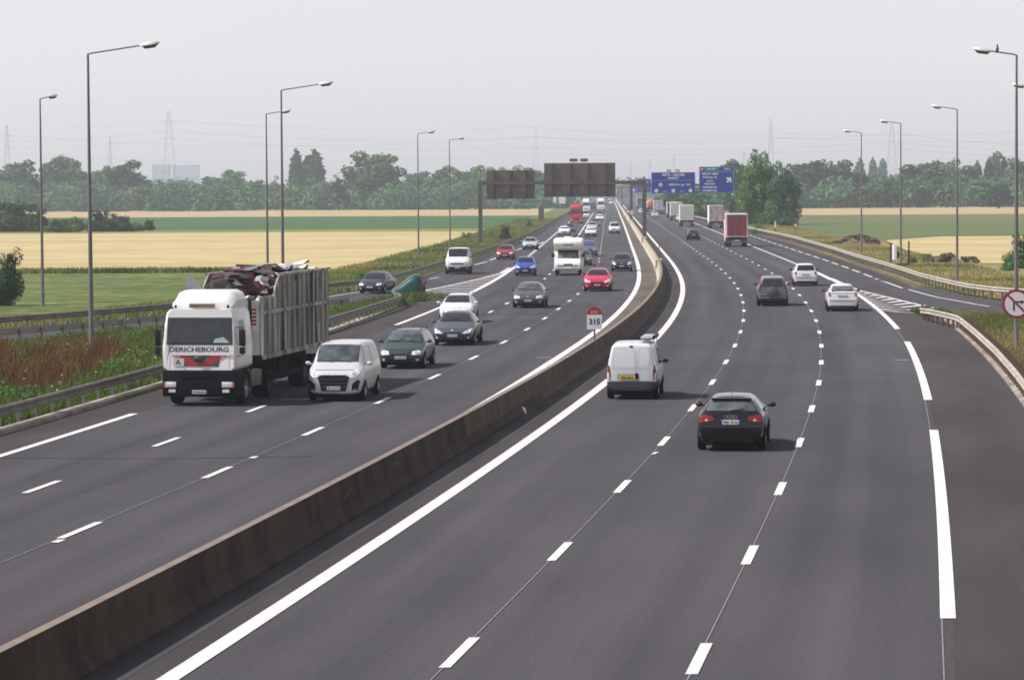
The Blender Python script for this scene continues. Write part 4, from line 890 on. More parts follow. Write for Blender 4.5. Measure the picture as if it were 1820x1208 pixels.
put(dict(kind='panel_van', L=4.2, W=1.70, H=1.80, nose=.9, cowl=1.12, belt=1.05, ws0=.8, ws1=1.4, rr=.12, tail=1.0, roofw=.66, box=True, body=WHT, three='van', dark_bumper=True, bump=.55, lvl=1, plate='BM 555 EU'), 1092, 416, True, 'small white van alone in the lane beside the barrier', 'van')
put(dict(kind='panel_van', L=4.2, W=1.75, H=1.85, nose=.9, cowl=1.12, belt=1.05, ws0=.8, ws1=1.4, rr=.12, tail=1.0, roofw=.66, box=True, body=WHT, three='van', lvl=1, plate='BN 661 EV'), 1041, 389, True, 'white van squeezed between the red lorry and the dark white-cab lorry', 'van')
put(dict(kind='panel_van', L=5.0, W=1.9, H=2.3, nose=1.1, cowl=1.35, belt=1.3, ws0=.8, ws1=1.4, rr=.12, tail=1.1, roofw=.8, box=True, body=DGR, three='van', lvl=1, plate='BP 772 EW'), 1054, 372, True, 'dark van far off beside the white lorry', 'van')
put(dict(kind='panel_van', L=4.65, W=1.98, H=2.12, nose=1.08, cowl=1.36, belt=1.28, ws0=.62, ws1=1.25, rr=.12, tail=1.1, roofw=.80, bump=.62, box=True, body=WHT, three='van', dark_bumper=True, lower=BLACK,
    grille=[(-.50, .80), (.50, .80), (.50, .90), (-.50, .90)], plate='923 BNG 57', mirror=BLACK, zb=.3, wr=.34), 814, 487, True, 'old white panel van with black bumper on the exit lane', 'van')

# motorhome
def motorhome():
    r = empty('motorhome'); body = mat('motorhome_white', (.80, .79, .74), .4, coat=.3, col2=(.74, .73, .69), scale=.8); h = 1.15
    P = [(0, .45), (2.05, .45), (2.05, 2.05), (2.6, 2.28), (2.75, 2.75), (2.55, 2.95), (-2.9, 2.95), (-3.0, 2.8), (-3.0, .5)]
    P = [(-3.0, .42), (1.55, .42), (1.55, 1.98), (2.1, 2.12), (2.42, 2.32), (2.48, 2.62), (2.25, 2.86), (1.9, 2.92), (-2.9, 2.92), (-3.0, 2.8)]
    b = MB().prism(P, -h, h, 'x'); me = b.mesh('living_box', body, False)
    bm = bmesh.new(); bm.from_mesh(me); bmesh.ops.bevel(bm, geom=bm.edges[:], offset=.07, segments=3, affect='EDGES'); bm.to_mesh(me); bm.free(); lb = link('living_box', me, r)
    me.polygons.foreach_set('use_smooth', [True] * len(me.polygons)); me.set_sharp_from_angle(angle=R(35))
    # cab front lower
    h2 = 1.0; C = [(1.4, .45), (3.0, .45), (3.05, .72), (3.02, .95), (2.85, 1.14), (2.35, 1.26), (1.75, 2.06), (1.4, 2.06)]
    b = MB().prism(C, -h2, h2, 'x'); me = b.mesh('cab', body, False)
    bm = bmesh.new(); bm.from_mesh(me); bmesh.ops.bevel(bm, geom=bm.edges[:], offset=.06, segments=3, affect='EDGES'); bm.to_mesh(me); bm.free(); cb = link('cab', me, r)
    me.polygons.foreach_set('use_smooth', [True] * len(me.polygons)); me.set_sharp_from_angle(angle=R(35)); bv = bvh_of(me)
    F = lambda q, o, m, nm, par=cb: fitted(bv, q, '+y', o, m, nm, par, .2)
    F([(-.86, 1.34), (.86, 1.34), (.80, 1.98), (-.80, 1.98)], .01, mat('cab_glass', (.05, .05, .055), .08, col2=(.18, .18, .19), scale=2), 'windshield'); F([(-.80, 1.80), (.80, 1.80), (.80, 1.99), (-.80, 1.99)], .016, BLACK, 'sun_band')
    F([(-.98, .46), (.98, .46), (.98, .80), (-.98, .80)], .014, mat('mh_bumper', (.028, .032, .045), .5), 'bumper'); F([(-.36, .84), (.36, .84), (.40, .93), (-.40, .93)], .014, BLACK, 'grille')
    for s in (-1, 1):
        F([(s * .48, .84), (s * .94, .84), (s * .92, 1.0), (s * .55, .96)][::s], .012, LAMPG, 'headlight')
        b = MB().box(s * 1.22 - .12, s * 1.22 + .12, 2.1, 2.2, 1.42, 1.74, bev=.04); b.tube([(s * .98, 2.1, 1.55), (s * 1.2, 2.15, 1.6)], .025); b.build('mirror', BLACK, r, True)
        MB().box(s * 1.151, s * 1.158, -1.8, -.9, 1.5, 2.1).build('side_window', GLASS, lb); MB().box(s * 1.151, s * 1.158, .2, .9, 1.5, 2.1).build('side_window', GLASS, lb)
    MB().box(-.26, .26, 3.07, 3.085, .55, .66).build('number_plate', PLATE, cb)
    n = MB().box(-.42, .42, 2.44, 2.455, 2.36, 2.45).build('name_strip', mat('mh_name', (.06, .07, .09), .5), lb)
    MB().box(-.35, .35, .6, 1.3, 2.92, 3.06, bev=.04).build('roof_hatch', body, lb, True); MB().box(-.3, .3, -1.6, -1.0, 2.92, 3.03, bev=.03).build('roof_hatch', body, lb, True)
    b = MB().tube([(-.95, .9, 2.9), (-.95, .9, 3.08), (-.1, 1.0, 3.08)], .025); b.tube([(-1.0, 0, 2.93), (-1.0, .6, 3.1), (-.5, .9, 3.12)], .03); b.build('roof_aerial', BLACK, lb, True)
    for yc in (2.25, -1.7):
        for s in (-1, 1): wheel(r, s * .90, yc, .34, .22, s=s)
    return r
r = motorhome(); park(r, 1010, 489.5, True, 2.25); tag(r, 'cream white motorhome with overcab berth in the middle lane', 'motorhome')

# lorries coming towards us
def front_lorry(name, m, L=10, lower=None, boxm=None, z1=3.9, **k):
    r = empty(name); lorry_cab(r, m, L / 2, lower=lower or m, roofz=3.1, fairing=z1 - .05, **k)
    MB().box(-1.25, 1.25, -L / 2, L / 2 - 2.4, 1.1, z1, bev=.04).build('box_body', boxm or m, r); MB().box(-.45, .45, -L / 2, L / 2 - 1, .7, 1.1).build('chassis', DARK, r)
    lorry_wheels(r, (L / 2 - 1.35, -L / 2 + 1.5, -L / 2 + 2.8), 2.44, .5, .3, (1, 2)); return r
rd = paint('lorry_red', (.46, .012, .03), .1, .35); wl = paint('far_white', (.75, .76, .78))
r = front_lorry('lorry', rd, 12, z1=3.75, boxm=mat('red_curtain', (.42, .03, .05), .6)); park(r, 1024, 397.5, True, 4.65); tag(r, 'bright red lorry in the slow lane', 'truck', 'lorries in the left carriageway')
r = front_lorry('lorry', wl, 12, z1=4.0, boxm=mat('dark_curtain', (.06, .09, .11), .6)); park(r, 1042, 377, True, 4.65); tag(r, 'white cab lorry with dark trailer, rising behind the red lorry', 'truck', 'lorries in the left carriageway')
r = front_lorry('lorry', wl, 11, z1=3.9, boxm=mat('white_curtain', (.7, .72, .73), .6)); park(r, 1068, 374.5, True, 4.15); tag(r, 'white lorry at the head of the middle lane queue, below the large sign back', 'truck', 'lorries in the left carriageway')
r = front_lorry('lorry', mat('grey_cab', (.3, .32, .36), .5), 11, z1=3.6, boxm=mat('grey_curtain', (.3, .33, .36), .6)); park(r, 1074, 362, True, 4.15); tag(r, 'grey lorry tiny with distance, behind the white lorry of the middle lane', 'truck', 'lorries in the left carriageway')

# ------------------------------------------------------------------ vehicles going away (right carriageway)
GR = 'cars driving away from the camera'
r, bv, g = put(dict(kind='hatchback', L=4.24, W=1.765, H=1.42, nose=.70, cowl=.96, belt=.95, ws0=1.1, ws1=1.9, rr=.62, rw=.14, tail=.98, roofw=.545, bump=.58, body=BLK, badge='rings', plate='9481 YR 52', glass=GLASS_B, spoil=True, zb=.17,
    tl='std', wr=.32), 1301, 798.5, False, 'black hatchback with red tail lights, nearest car in the right carriageway', 'car', GR)
rest = MB().box(-.5, .5, -1.60, -1.595, 1.34, 1.36).build('brake_light', REDL, r)
put(dict(kind='off_roader', L=4.55, W=1.79, H=1.71, nose=.92, cowl=1.14, belt=1.10, ws0=1.1, ws1=1.75, rr=.18, tail=1.05, roofw=.62, bump=.62, box=True, body=GRYG, tl='high', spare=mat('cover_grey', (.06, .065, .075), .45), zb=.30, wr=.35, dark_bumper=False, plate='CT 264 GD'),
    1373, 543.5, False, 'dark grey off-roader with a spare wheel on its tailgate', 'car', GR)
put(dict(kind='hatchback', L=4.1, W=1.69, H=1.55, nose=.80, cowl=1.05, belt=1.0, ws0=.95, ws1=1.6, rr=.30, rw=.10, tail=1.02, roofw=.58, body=WHT, tl='corner', plate='BJ 748 CZ', roofcol=None), 1431, 508, False, 'white tall hatchback with dark rear window, between the off-roader and the white liftback', 'car', GR)
put(dict(kind='liftback', L=4.46, W=1.745, H=1.49, nose=.72, cowl=1.0, belt=.98, ws0=.95, ws1=1.9, rr=.95, rw=.16, tail=1.08, roofw=.57, body=WHT, tl='corner', plate='AF 683 XN', zb=.18, glass=GLASS_B), 1497, 553, False, 'white liftback with split rear window, beside the hatched entry markings', 'car', GR)
lb = CARS[-1]; me = [c for c in lb.children if c.name.startswith('body')][0].data; bv = bvh_of(me)
fitted(bv, [(-.62, 1.0), (.62, 1.0), (.60, 1.14), (-.60, 1.14)], '-y', .016, BLACK, 'rear_window', lb); 
put(dict(kind='hatchback', L=4.1, W=1.72, H=1.46, body=BLK, tl='corner', plate='AH 371 WK'), 1232.5, 427.5, False, 'black hatchback behind the pale panelled lorry', 'car', GR)
put(dict(kind='hatchback', L=4.1, W=1.72, H=1.48, body=WHT, tl='high', plate='CA 118 SS', lvl=1), 1209, 394.5, False, 'white and red car peeping out left of the pale panelled lorry', 'car', GR)
put(dict(kind='hatchback', L=4.1, W=1.72, H=1.48, body=WHT, tl='corner', plate='CB 219 TT', lvl=1), 1164, 387, False, 'white hatchback just right of the brown gantry post', 'car', GR)
put(dict(kind='estate_car', L=4.4, W=1.75, H=1.5, rr=.3, rw=.2, body=WHT, tl='corner', plate='CC 320 UV', lvl=1), 1141, 380.5, False, 'white estate car just left of the brown gantry post', 'car', GR)
put(dict(kind='hatchback', L=4.1, W=1.75, H=1.5, body=paint('purple', (.10, .05, .13)), tl='corner', plate='CD 421 VW', lvl=1), 1119, 374, False, 'dark purple car seen left of the round speed limit sign', 'car', GR)
for i, (x, y, c, l) in enumerate(((1178, 380.5, PALE, 'silver van in front of the pale lorry row'), (1171, 377, WHT, 'white van beyond the silver van, under the lane sign'))):
    put(dict(kind='panel_van', L=4.8, W=1.85, H=1.9, nose=1.0, cowl=1.25, belt=1.15, ws0=.7, ws1=1.3, rr=.12, tail=1.0, roofw=.74, box=True, body=c, three='van', tl='column', plate='CV 5%d2 AB' % i, lvl=1), x, y, False, l, 'van')
# white van with roof carrier
r, bv, g = put(dict(kind='delivery_van', L=4.0, W=1.66, H=1.84, nose=.88, cowl=1.10, belt=1.03, ws0=.85, ws1=1.5, rr=.10, tail=1.02, roofw=.665, bump=.60, box=True, body=WHT, three='van', tl='column', dark_bumper=True,
    lower=mat('bumper_charcoal', (.030, .032, .040), .55), plate='8492 YM 57', pm=PLATE_Y, mirror=BLACK, zb=.24, wr=.31), 1125.5, 708, False, 'white delivery van with charcoal bumper, yellow number plate and roof carrier', 'van')
P = lambda q, o, m, nm, par=r: fitted(bv, q, '-y', o, m, nm, par, .2)
P([(.145, .60), (.155, .60), (.155, 1.76), (.145, 1.76)], .006, mat('door_gap', (.16, .17, .18), .6), 'door_gap')
dl = mat('press_line', (.42, .44, .46), .5)
for xa, xb in ((-.62, .10), (.20, .60)):
    P([(xa + .05, 1.68), (xb - .03, 1.68), (xb - .03, 1.67), (xa + .05, 1.67)], .005, dl, 'press_line'); P([(xa, 1.02), (xb, 1.02), (xb, 1.03), (xa, 1.03)], .005, dl, 'press_line')
    P([(xa, 1.03), (xa + .01, 1.03), (xa + .06, 1.67), (xa + .05, 1.67)], .005, dl, 'press_line'); P([(xb - .01, 1.03), (xb, 1.03), (xb - .02, 1.67), (xb - .03, 1.67)], .005, dl, 'press_line')
P([(.12, .66), (.23, .66), (.23, .86), (.12, .86)], .010, BLACK, 'door_handle'); P([(-.07, 1.70), (.05, 1.70), (.04, 1.75), (-.06, 1.75)], .010, BLACK, 'brake_light')
P([(-.46, .66), (.12, .66), (.12, .84), (-.46, .84)], .004, mat('plate_recess', (.25, .26, .27), .6), 'plate_recess')
b = MB()
for yy in (.35, -1.2): b.tube([(-.68, yy, 1.80), (-.66, yy, 1.93), (.66, yy, 1.93), (.68, yy, 1.80)], .02)
rb = b.build('roof_bars', BLACK, r, True)
b = MB().box(.26, .70, -1.5, .5, 1.945, 2.02, bev=.02); rc = b.build('roof_carrier', mat('carrier_alu', (.55, .55, .57), .35, .7), r, True)
MB().box(.66, .73, -1.55, .55, 1.935, 2.06, bev=.02).build('carrier_end', BLACK, rc, True); MB().box(.22, .27, -1.55, .55, 1.935, 2.0, bev=.02).build('carrier_end', BLACK, rc, True)
b = MB(); b.cyl((-.62, .35, 2.0), .10, .03, 'y', 18, 0, [(-.015, .085), (-.015, .11), (.015, .11), (.015, .085), (-.015, .085)]); b.build('strap_ring', BLACK, rb, True)

wr_ = mat('lorry_grey_panel', (.50, .51, .49), .5, col2=(.44, .45, .43), scale=.8); wp = mat('lorry_pale', (.66, .68, .62), .5)
put_lorry(box_lorry('box_truck', 8.5, 2.45, 1.15, 3.85, mat('red_box_side', (.55, .30, .30), .5), mat('red_door', (.24, .018, .04), .45, col2=(.17, .014, .03), scale=2), mat('box_frame', (.55, .53, .54), .45), mat('box_top', (.72, .72, .72), .5)), 8.5, 1309, 438.5, 'red box lorry with pale frame around its rear doors', group='lorries in the right carriageway')
put_lorry(box_lorry('box_truck', 10, 2.5, 1.15, 3.85, wp, wr_, wp, mat('box_top', (.72, .72, .72), .5), doorline=False), 10, 1220.5, 402.5, 'lorry with plain pale grey rear panel, rightmost of the row in the middle lane', group='lorries in the right carriageway')
put_lorry(box_lorry('box_truck', 10, 2.5, 1.15, 3.9, wp, wr_, wp, wp, doorline=False), 10, 1202, 392.5, 'pale cream lorry partly hidden behind the plain grey one', group='lorries in the right carriageway')
put_lorry(box_lorry('box_truck', 10, 2.5, 1.15, 3.7, wp, mat('dark_door', (.03, .032, .036), .5), wp, wp, doorline=False), 10, 1195, 387.5, 'lorry with black upper rear door, leftmost of the middle lane row', group='lorries in the right carriageway')
lg = box_lorry('box_truck', 11, 2.55, 1.15, 3.9, mat('white_side', (.75, .76, .76), .5), mat('pinkish_door', (.52, .45, .46), .5, col2=(.36, .27, .29), scale=1.2), mat('pink_frame', (.45, .18, .22), .5)); put_lorry(lg, 11, 1273, 405.5, 'white sided lorry with pinkish patterned rear doors under the exit sign', group='lorries in the right carriageway')
put_lorry(box_lorry('box_truck', 10, 2.5, 1.15, 3.75, wp, mat('logo_door', (.60, .62, .66), .5, col2=(.3, .32, .38), scale=1.0), wp), 10, 1170, 381, 'white lorry with a dark marking on its door, right of the orange tanker', group='lorries in the right carriageway')
put_lorry(box_lorry('tanker_truck', 11, 2.5, 1.15, 3.7, tank=mat('orange_tank', (.48, .13, .05), .5, col2=(.55, .20, .10), scale=.8)), 11, 1157, 377, 'orange tanker just right of the brown gantry post', 'tanker', 'lorries in the right carriageway')
put_lorry(box_lorry('tanker_truck', 11, 2.5, 1.15, 3.7, tank=mat('tan_tank', (.42, .38, .32), .5)), 11, 1181, 374, 'tan tanker behind the white lorry with the dark marking', 'tanker', 'lorries in the right carriageway')
put_lorry(box_lorry('box_truck', 11, 2.5, 1.15, 3.9, mat('white_side', (.75, .76, .76), .5), mat('green_door', (.03, .12, .10), .5), mat('white_side', (.75, .76, .76), .5), mat('box_top', (.72, .72, .72), .5), doorline=False), 11, 1138, 371, 'lorry with dark green rear doors and white roof, left of the gantry post', group='lorries in the right carriageway')

# ------------------------------------------------------------------ street lamps
def lamp_mesh(A=2.15):
    root = empty('street_lamp'); H = 12.45
    b = MB().tube([(0, 0, 0), (0, 0, H)], .105, .045, 10); b.box(-.16, .16, -.16, .16, 0, .03); b.build('pole', POLE, root, True)
    MB().box(-.06, .06, -.125, -.09, .55, .95, bev=.008).build('access_door', GALV, root)
    b = MB().tube([(-.03, 0, H - .16), (0, 0, H - .02), (.12, 0, H + .02), (A, 0, H + .155 * A)], .036, .03, 8); arm = b.build('arm', POLE, root, True)
    hd = MB(); prof = [(0, -.03, .05), (.10, -.05, .10), (.25, -.06, .155), (.55, -.05, .16), (.75, -.02, .09), (.80, .0, .03)]
    n = 12; 
    for x, z, r in prof:
        for j in range(n):
            a = 2 * math.pi * j / n; zz = math.sin(a); hd.v.append((A - .05 + x, math.cos(a) * r * 1.05, H + .155 * A + x * .10 + z + (zz * r * .95 if zz > 0 else zz * .03) + .03))
    for i in range(len(prof) - 1):
        for j in range(n): hd.f.append((i * n + j, i * n + (j + 1) % n, (i + 1) * n + (j + 1) % n, (i + 1) * n + j)); hd.mi.append(0)
    hd.f += [tuple(range(n)), tuple(range(5 * n, 6 * n))[::-1]]; hd.mi += [0, 0]
    hd.build('lamp_head', mat('lamp_shell', (.62, .62, .60), .35, .3), root, True)
    lz = MB(); P_ = [(.08, .10), (.72, .08), (.62, .06), (.18, .07)]
    vs = []
    for (x, hw, z) in ((.06, .11, -.03), (.74, .09, .04), (.60, .07, -.09), (.20, .09, -.14)): vs += [(A - .05 + x, -hw, H + .155 * A + z), (A - .05 + x, hw, H + .155 * A + z)]
    lz.add(vs, [(0, 2, 3, 1), (0, 1, 7, 6), (6, 7, 5, 4), (4, 5, 3, 2), (0, 6, 4, 2), (1, 3, 5, 7)]); lz.build('lamp_lens', mat('lamp_lens', (.10, .075, .06), .3), root)
    return root
lp = lamp_mesh(); lps = lamp_mesh(1.08); used = set()
LAMPS = [(163, 640.5, 4, 'lamp post standing in the reddish weeds behind the near guard rail'), (503.5, 557.5, 6, 'tall lamp post right of its thinner neighbour, rising behind the scrap load'), (476, 506.5, 14, 'thinner lamp post just left of the one behind the scrap load'),
         (76, 544.5, 66, 'leftmost lamp post, on the far side of the exit ramp with its arm turned away'), (744, 460, 20, 'lamp post on the grassy verge above the navy hatchback'), (800, 446, 22, 'lamp post on the verge just above the old white panel van'),
         (1806, 616.5, 174, 'rightmost lamp post, a small bird sitting on its arm'), (1701, 500.5, 172, 'lamp post beside the entry ramp, above its guard rail end'), (1601, 471, 176, 'lamp post between the two dark posts of the edge-on sign'), (1531, 451.5, 178, 'lamp post in front of the larger soil heap, nearest the trees')]
LO = {}
for i, (x, y, ang, l) in enumerate(LAMPS):
    src = lp if i in (0, 1) else lps; o = src if src.name not in used else copy_tree(src); used.add(src.name)
    X, Y = ground(x, y); o.location = (X, Y, 0); o.rotation_euler = (0, 0, R(ang)); tag(o, l, 'street lamp', 'street lamps along the motorway'); LO[i] = o
o = copy_tree(lps); o.location = (at(1799, 146, 180)[0] + 1.85, 180, 0); o.rotation_euler = (0, 0, R(172)); tag(o, 'lamp whose head pokes in at the right edge beside the rightmost post', 'street lamp', 'street lamps along the motorway')
# bird on the arm of the rightmost lamp
bd = MB(); bd.ell((0, 0, .10), (.07, .15, .08), 0, 12, 8); bd.ell((0, .12, .21), (.045, .055, .045), 0, 10, 6); bd.prism([(-.03, 0), (.03, 0), (.015, -.2), (-.015, -.2)], .06, .075, 'z'); bd.tube([(0, .16, .21), (0, .21, .20)], .012, .002, 5); bd.tube([(.02, 0, .03), (.02, 0, -.02)], .008, n=5); bd.tube([(-.02, 0, .03), (-.02, 0, -.02)], .008, n=5)
o = bd.build('bird', mat('bird_dark', (.03, .03, .035), .7), None, True); tag(o, 'small dark bird perched on the arm of the rightmost lamp', 'bird')
a = R(174); X, Y = ground(1806, 616.5); o.location = (X + math.cos(a) * .8, Y + math.sin(a) * .8, 12.45 + .16); o.rotation_euler = (R(45), 0, R(-20))

# ------------------------------------------------------------------ guard rails
_post = MB().box(-.05, .05, -.03, .03, -.1, .62).mesh('post', GALV); _post2 = MB().box(-.05, .05, -.06, .06, -.1, .68).mesh('post', RUST)
def guard_rail(pts, label, side=1, m=GALV, z=.72, double=False, spacing=2.0, pm=None, blocks=False, zend=None):
    """pts: world XY polyline; side: which side the traffic is on (+1 right of direction)"""
    # resample
    P = [Vector((p[0], p[1], 0)) for p in pts]; out = [P[0]]; dist = 0
    seg = []; 
    for a, c in zip(P, P[1:]):
        n = max(1, int((c - a).length / 1.0)) if (c - a).length < 60 else max(1, int((c - a).length / 6))
        for i in range(1, n + 1): out.append(a.lerp(c, i / n))
    sm = [out[0]] + [(out[i - 1] + out[i] * 2 + out[i + 1]) / 4 for i in range(1, len(out) - 1)] + [out[-1]]
    for _ in range(6): sm = [sm[0]] + [(sm[i - 1] + sm[i] * 2 + sm[i + 1]) / 4 for i in range(1, len(sm) - 1)] + [sm[-1]]
    root = tag(empty('guard_rail', sm[0]), label, 'guard rail', 'guard rails beside the roads'); o0 = sm[0].copy()
    W = [(.0, .155), (.05, .13), (.075, .08), (.02, .03), (.02, -.03), (.075, -.08), (.05, -.13), (.0, -.155), (-.012, -.155), (-.012, .155)]
    def beam(sd, name='rail_beam'):
        b = MB(); n = len(W); k = len(sm)
        for i, p in enumerate(sm):
            d = (sm[min(i + 1, k - 1)] - sm[max(0, i - 1)]).normalized(); q = Vector((d.y, -d.x, 0)) * sd
            zz = z if zend is None or i > 12 else zend + (z - zend) * i / 12
            for a, h in W: v = p + q * (a + .06) - o0; b.v.append((v.x, v.y, zz - .155 + h))
        for i in range(k - 1):
            for j in range(n): b.f.append((i * n + j, i * n + (j + 1) % n, (i + 1) * n + (j + 1) % n, (i + 1) * n + j)); b.mi.append(0)
        b.f += [tuple(range(n)), tuple(range((k - 1) * n, k * n))[::-1]]; b.mi += [0, 0]
        return b.build(name, m, root, True)
    beam(side)
    if double: beam(-side, 'rear_beam')
    acc = 0; cnt = 0; rest = MB(); prev = sm[0]; nxt = .3
    for p in sm[1:]:
        d = (p - prev); L = d.length
        while acc + L >= nxt:
            q = prev + d * ((nxt - acc) / L); ang = math.atan2(d.y, d.x) - R(90)
            if blocks and cnt < 4: cnt += 1; nxt += spacing; continue
            if cnt < 98:
                o = link('post', pm or _post, root); o.location = (q.x - o0.x, q.y - o0.y, 0); o.rotation_euler = (0, 0, ang)
                if blocks: s_ = MB().box(-.06, .42, -.05, .05, .50, .60).build('spacer', RUST, o); s_.rotation_euler = (0, 0, math.pi if side < 0 else math.pi)
            else: rest.box(q.x - o0.x - .05, q.x - o0.x + .05, q.y - o0.y - .03, q.y - o0.y + .03, -.1, .62)
            cnt += 1; nxt += spacing
        acc += L; prev = p
    if rest.v: rest.build('far_posts', GALV, root)['kind'] = 'stuff'
    return root
guard_rail([(RX(y, -15.75 if y < 95 else -15.9 if y < 115 else -16.1 if y < 150 else -16.35), y) for y in (50, 70, 90, 105, 125, 150, 160, 170, 179, 184)] + [(-6.75, 187.5), (-7.3, 190)], 'near left guard rail running behind the scrap lorry to the exit nose', side=1)
Lr = [(-52, 108), (-38, 133), (-25.6, 153.5), (-22.9, 160), (-19.2, 170), (-12.5, 206), (-10.1, 216), (-8.6, 228), (-5.9, 273), (-3.7, 308), (-.3, 378), (3.7, 484), (10, 687), (15.2, 840), (22, 1060)]
guard_rail(Lr, 'long guard rail on the outer side of the exit ramp, running far along the fields', side=1, z=.75)
guard_rail([(-30, 126), (-23.3, 140.5), (-21.2, 146), (-19.3, 151), (-17.0, 158), (-10.6, 176), (-9.3, 179.5)], 'dark guard rail between the exit ramp and the weedy island', side=-1, m=mat('dull_steel', (.22, .21, .20), .6, .2), z=.70)
guard_rail([(22.6, 171), (22.0, 167.5), (21.0, 160), (RX(150, 14.25), 150), (RX(135, 14.25), 135), (RX(120, 14.3), 120), (RX(105, 14.3), 105), (RX(80, 14.3), 80), (RX(50, 14.3), 50)], 'near right guard rail, its curved end at the entry nose', side=1, m=GALV_L, pm=_post2, blocks=True, spacing=1.5, zend=.35)
guard_rail([(55, 172), (38, 177), (32.5, 180.5), (29.6, 187), (28.6, 195), (28.6, 203), (28.9, 220), (30.1, 246), (31.5, 286), (33.2, 325), (33.9, 345), (35.6, 392), (36.3, 425), (37, 470), (38.2, 560), (40.8, 690), (45, 850)], 'double guard rail along the entry ramp, from the right frame edge past the birches', side=-1, m=GALV_L, z=.8, double=True)
guard_rail([(26.5, 166.5), (29.0, 164.2), (32, 162.5), (45, 158)], 'short guard rail behind the no right turn sign', side=-1, m=GALV)

# ------------------------------------------------------------------ kilometre marker on the barrier
def disc(b, c, r, y0, y1, n=28, mi=0): b.prism([(c[0] + r * math.cos(2 * math.pi * i / n), c[1] + r * math.sin(2 * math.pi * i / n)) for i in range(n)], y0, y1, 'y', mi); return b
Ykm = 122.0
for yy in np.arange(100, 180, .5):
    x_, z_ = at(1057, 594, yy)
    if abs(x_ - RX(yy, -1.5)) < abs(at(1057, 594, Ykm)[0] - RX(Ykm, -1.5)): Ykm = float(yy)
km = tag(empty('distance_marker', (RX(Ykm, -1.5), Ykm, .86)), 'kilometre marker plate 315 with red top standing on the concrete barrier', 'distance marker')
MB().tube([(0, 0, -.05), (0, 0, .62)], .035, n=8).build('post', RUST, km, True)
sc = Ykm / 41.0 / 3.0
b = MB().prism([(-.30, .45), (-.26, .42), (.26, .42), (.30, .45), (.30, 1.0), (-.30, 1.0)], -.045, -.035, 'y'); pl = b.build('plate', SIGNW, km)
MB().prism([(-.30, 1.0)] + [(.30 * math.cos(t), 1.0 + .31 * math.sin(t)) for t in np.linspace(math.pi, 0, 17)][1:-1] + [(.30, 1.0)], -.045, -.035, 'y').build('red_cap', SIGNR, km)
t = link('lettering', text_mesh('lettering', '315', .30, TXT_K, bold=.010), pl); t.location = (0, -.049, .72)
t = link('lettering', text_mesh('lettering', 'A 31', .15, mat('pink_lettering', (.75, .45, .48), .5), bold=.004), pl); t.location = (0, -.049, 1.10)
# slim posts on the barrier
Yp = 236.0
o = tag(empty('marker_post', (RX(262, -1.5), 262, .86)), 'thin dark post on the barrier where it starts to look pale', 'post'); MB().tube([(0, 0, -.02), (0, 0, 1.5)], .04, n=6).build('shaft', RUST, o, True); MB().box(-.05, .05, -.05, .05, 1.3, 1.55).build('cap', GALV, o)
# barrier thickening where the gantry posts stand
for yy, l in ((262, 'pale concrete end block of the barrier at the thin post'), (388, 'pale concrete plinth under the first gantry post'), (613, 'pale concrete plinth under the post with the speed limit sign')):
    b = MB().prism([(-.42, 0), (-.30, .30), (-.26, .92), (.26, .92), (.30, .30), (.42, 0)], -3.5 if yy != 262 else -.5, 3.5 if yy != 262 else 4, 'y'); o = b.build('concrete_plinth', CONC); o.location = (RX(yy, -1.52), yy, 0); o.rotation_euler = (0, 0, -math.atan(slope(yy))); tag(o, l, 'plinth')

# ------------------------------------------------------------------ gantries
def gantry(Y, xl, xr, zb, label, zt=None, postl=True, basel=0.0, baser=0.9, t=.30):
    r = tag(empty('sign_gantry', (0, Y, 0)), label, 'gantry', 'overhead sign gantries')
    MB().box(xl - .1, xr + .1, -.17, .17, zb - .42, zb).build('beam', GANT, r)
    if postl: b = MB().box(xl - t / 2, xl + t / 2, -t / 2, t / 2, basel, zb + .12); b.box(xl - .3, xl + .3, -.3, .3, basel, basel + .05); b.build('post', GANT, r)
    b = MB().box(xr - t / 2, xr + t / 2, -t / 2, t / 2, baser, zb + .12); b.box(xr - .3, xr + .3, -.3, .3, baser, baser + .05); b.build('post', GANT, r)
    return r
Y1 = 390.0; ax = lambda x, y, Y: at(x, y, Y)
xl, xr = at(854, 400, Y1)[0], at(1145.5, 400, Y1)[0]; zb = at(1000, 322, Y1)[1]
gantry(Y1, xl, xr, zb, 'brown gantry across the left carriageway carrying two large sign backs', baser=.9, t=.50)
def sign_back(x0, x1, y0, y1, Y, label, n=4, tabs=()):
    X0, Z1 = at(x0, y0, Y); X1, Z0 = at(x1, y1, Y); r = tag(empty('direction_sign', ((X0 + X1) / 2, Y + .30, (Z0 + Z1) / 2)), label, 'road sign'); w, h = (X1 - X0) / 2, (Z1 - Z0) / 2
    b = MB(); k = max(6, int(h * 2 / .28))
    for i in range(k): z = -h + 2 * h * i / k; b.box(-w, w, 0, .05, z + .008, z + 2 * h / k - .008)
    b.box(-w + .01, w - .01, .02, .06, -h + .01, h - .01); b.build('panel', BACK, r)
    for i in range(n):
        x = -w + 2 * w * (i + .5) / n; MB().box(x - .10, x + .10, -.12, -.003, -h + .05, h - .02).build('stiffener', mat('stiffener', (.05, .043, .043), .7), r)
    for (a, c) in tabs:
        XX0, ZZ1 = at(a, 282.5, Y); XX1, ZZ0 = at(c, 288, Y); MB().box(XX0 - r.location.x, XX1 - r.location.x, 0, .05, h + .15, h + .15 + ZZ1 - ZZ0).build('top_plate', BACK, r); MB().box((XX0 + XX1) / 2 - r.location.x - .04, (XX0 + XX1) / 2 - r.location.x + .04, 0, .05, h, h + .15).build('bracket', GANT, r)
    return r
sign_back(865, 950.5, 303, 353.5, Y1, 'smaller brown sign back on the left half of the near gantry', 3)
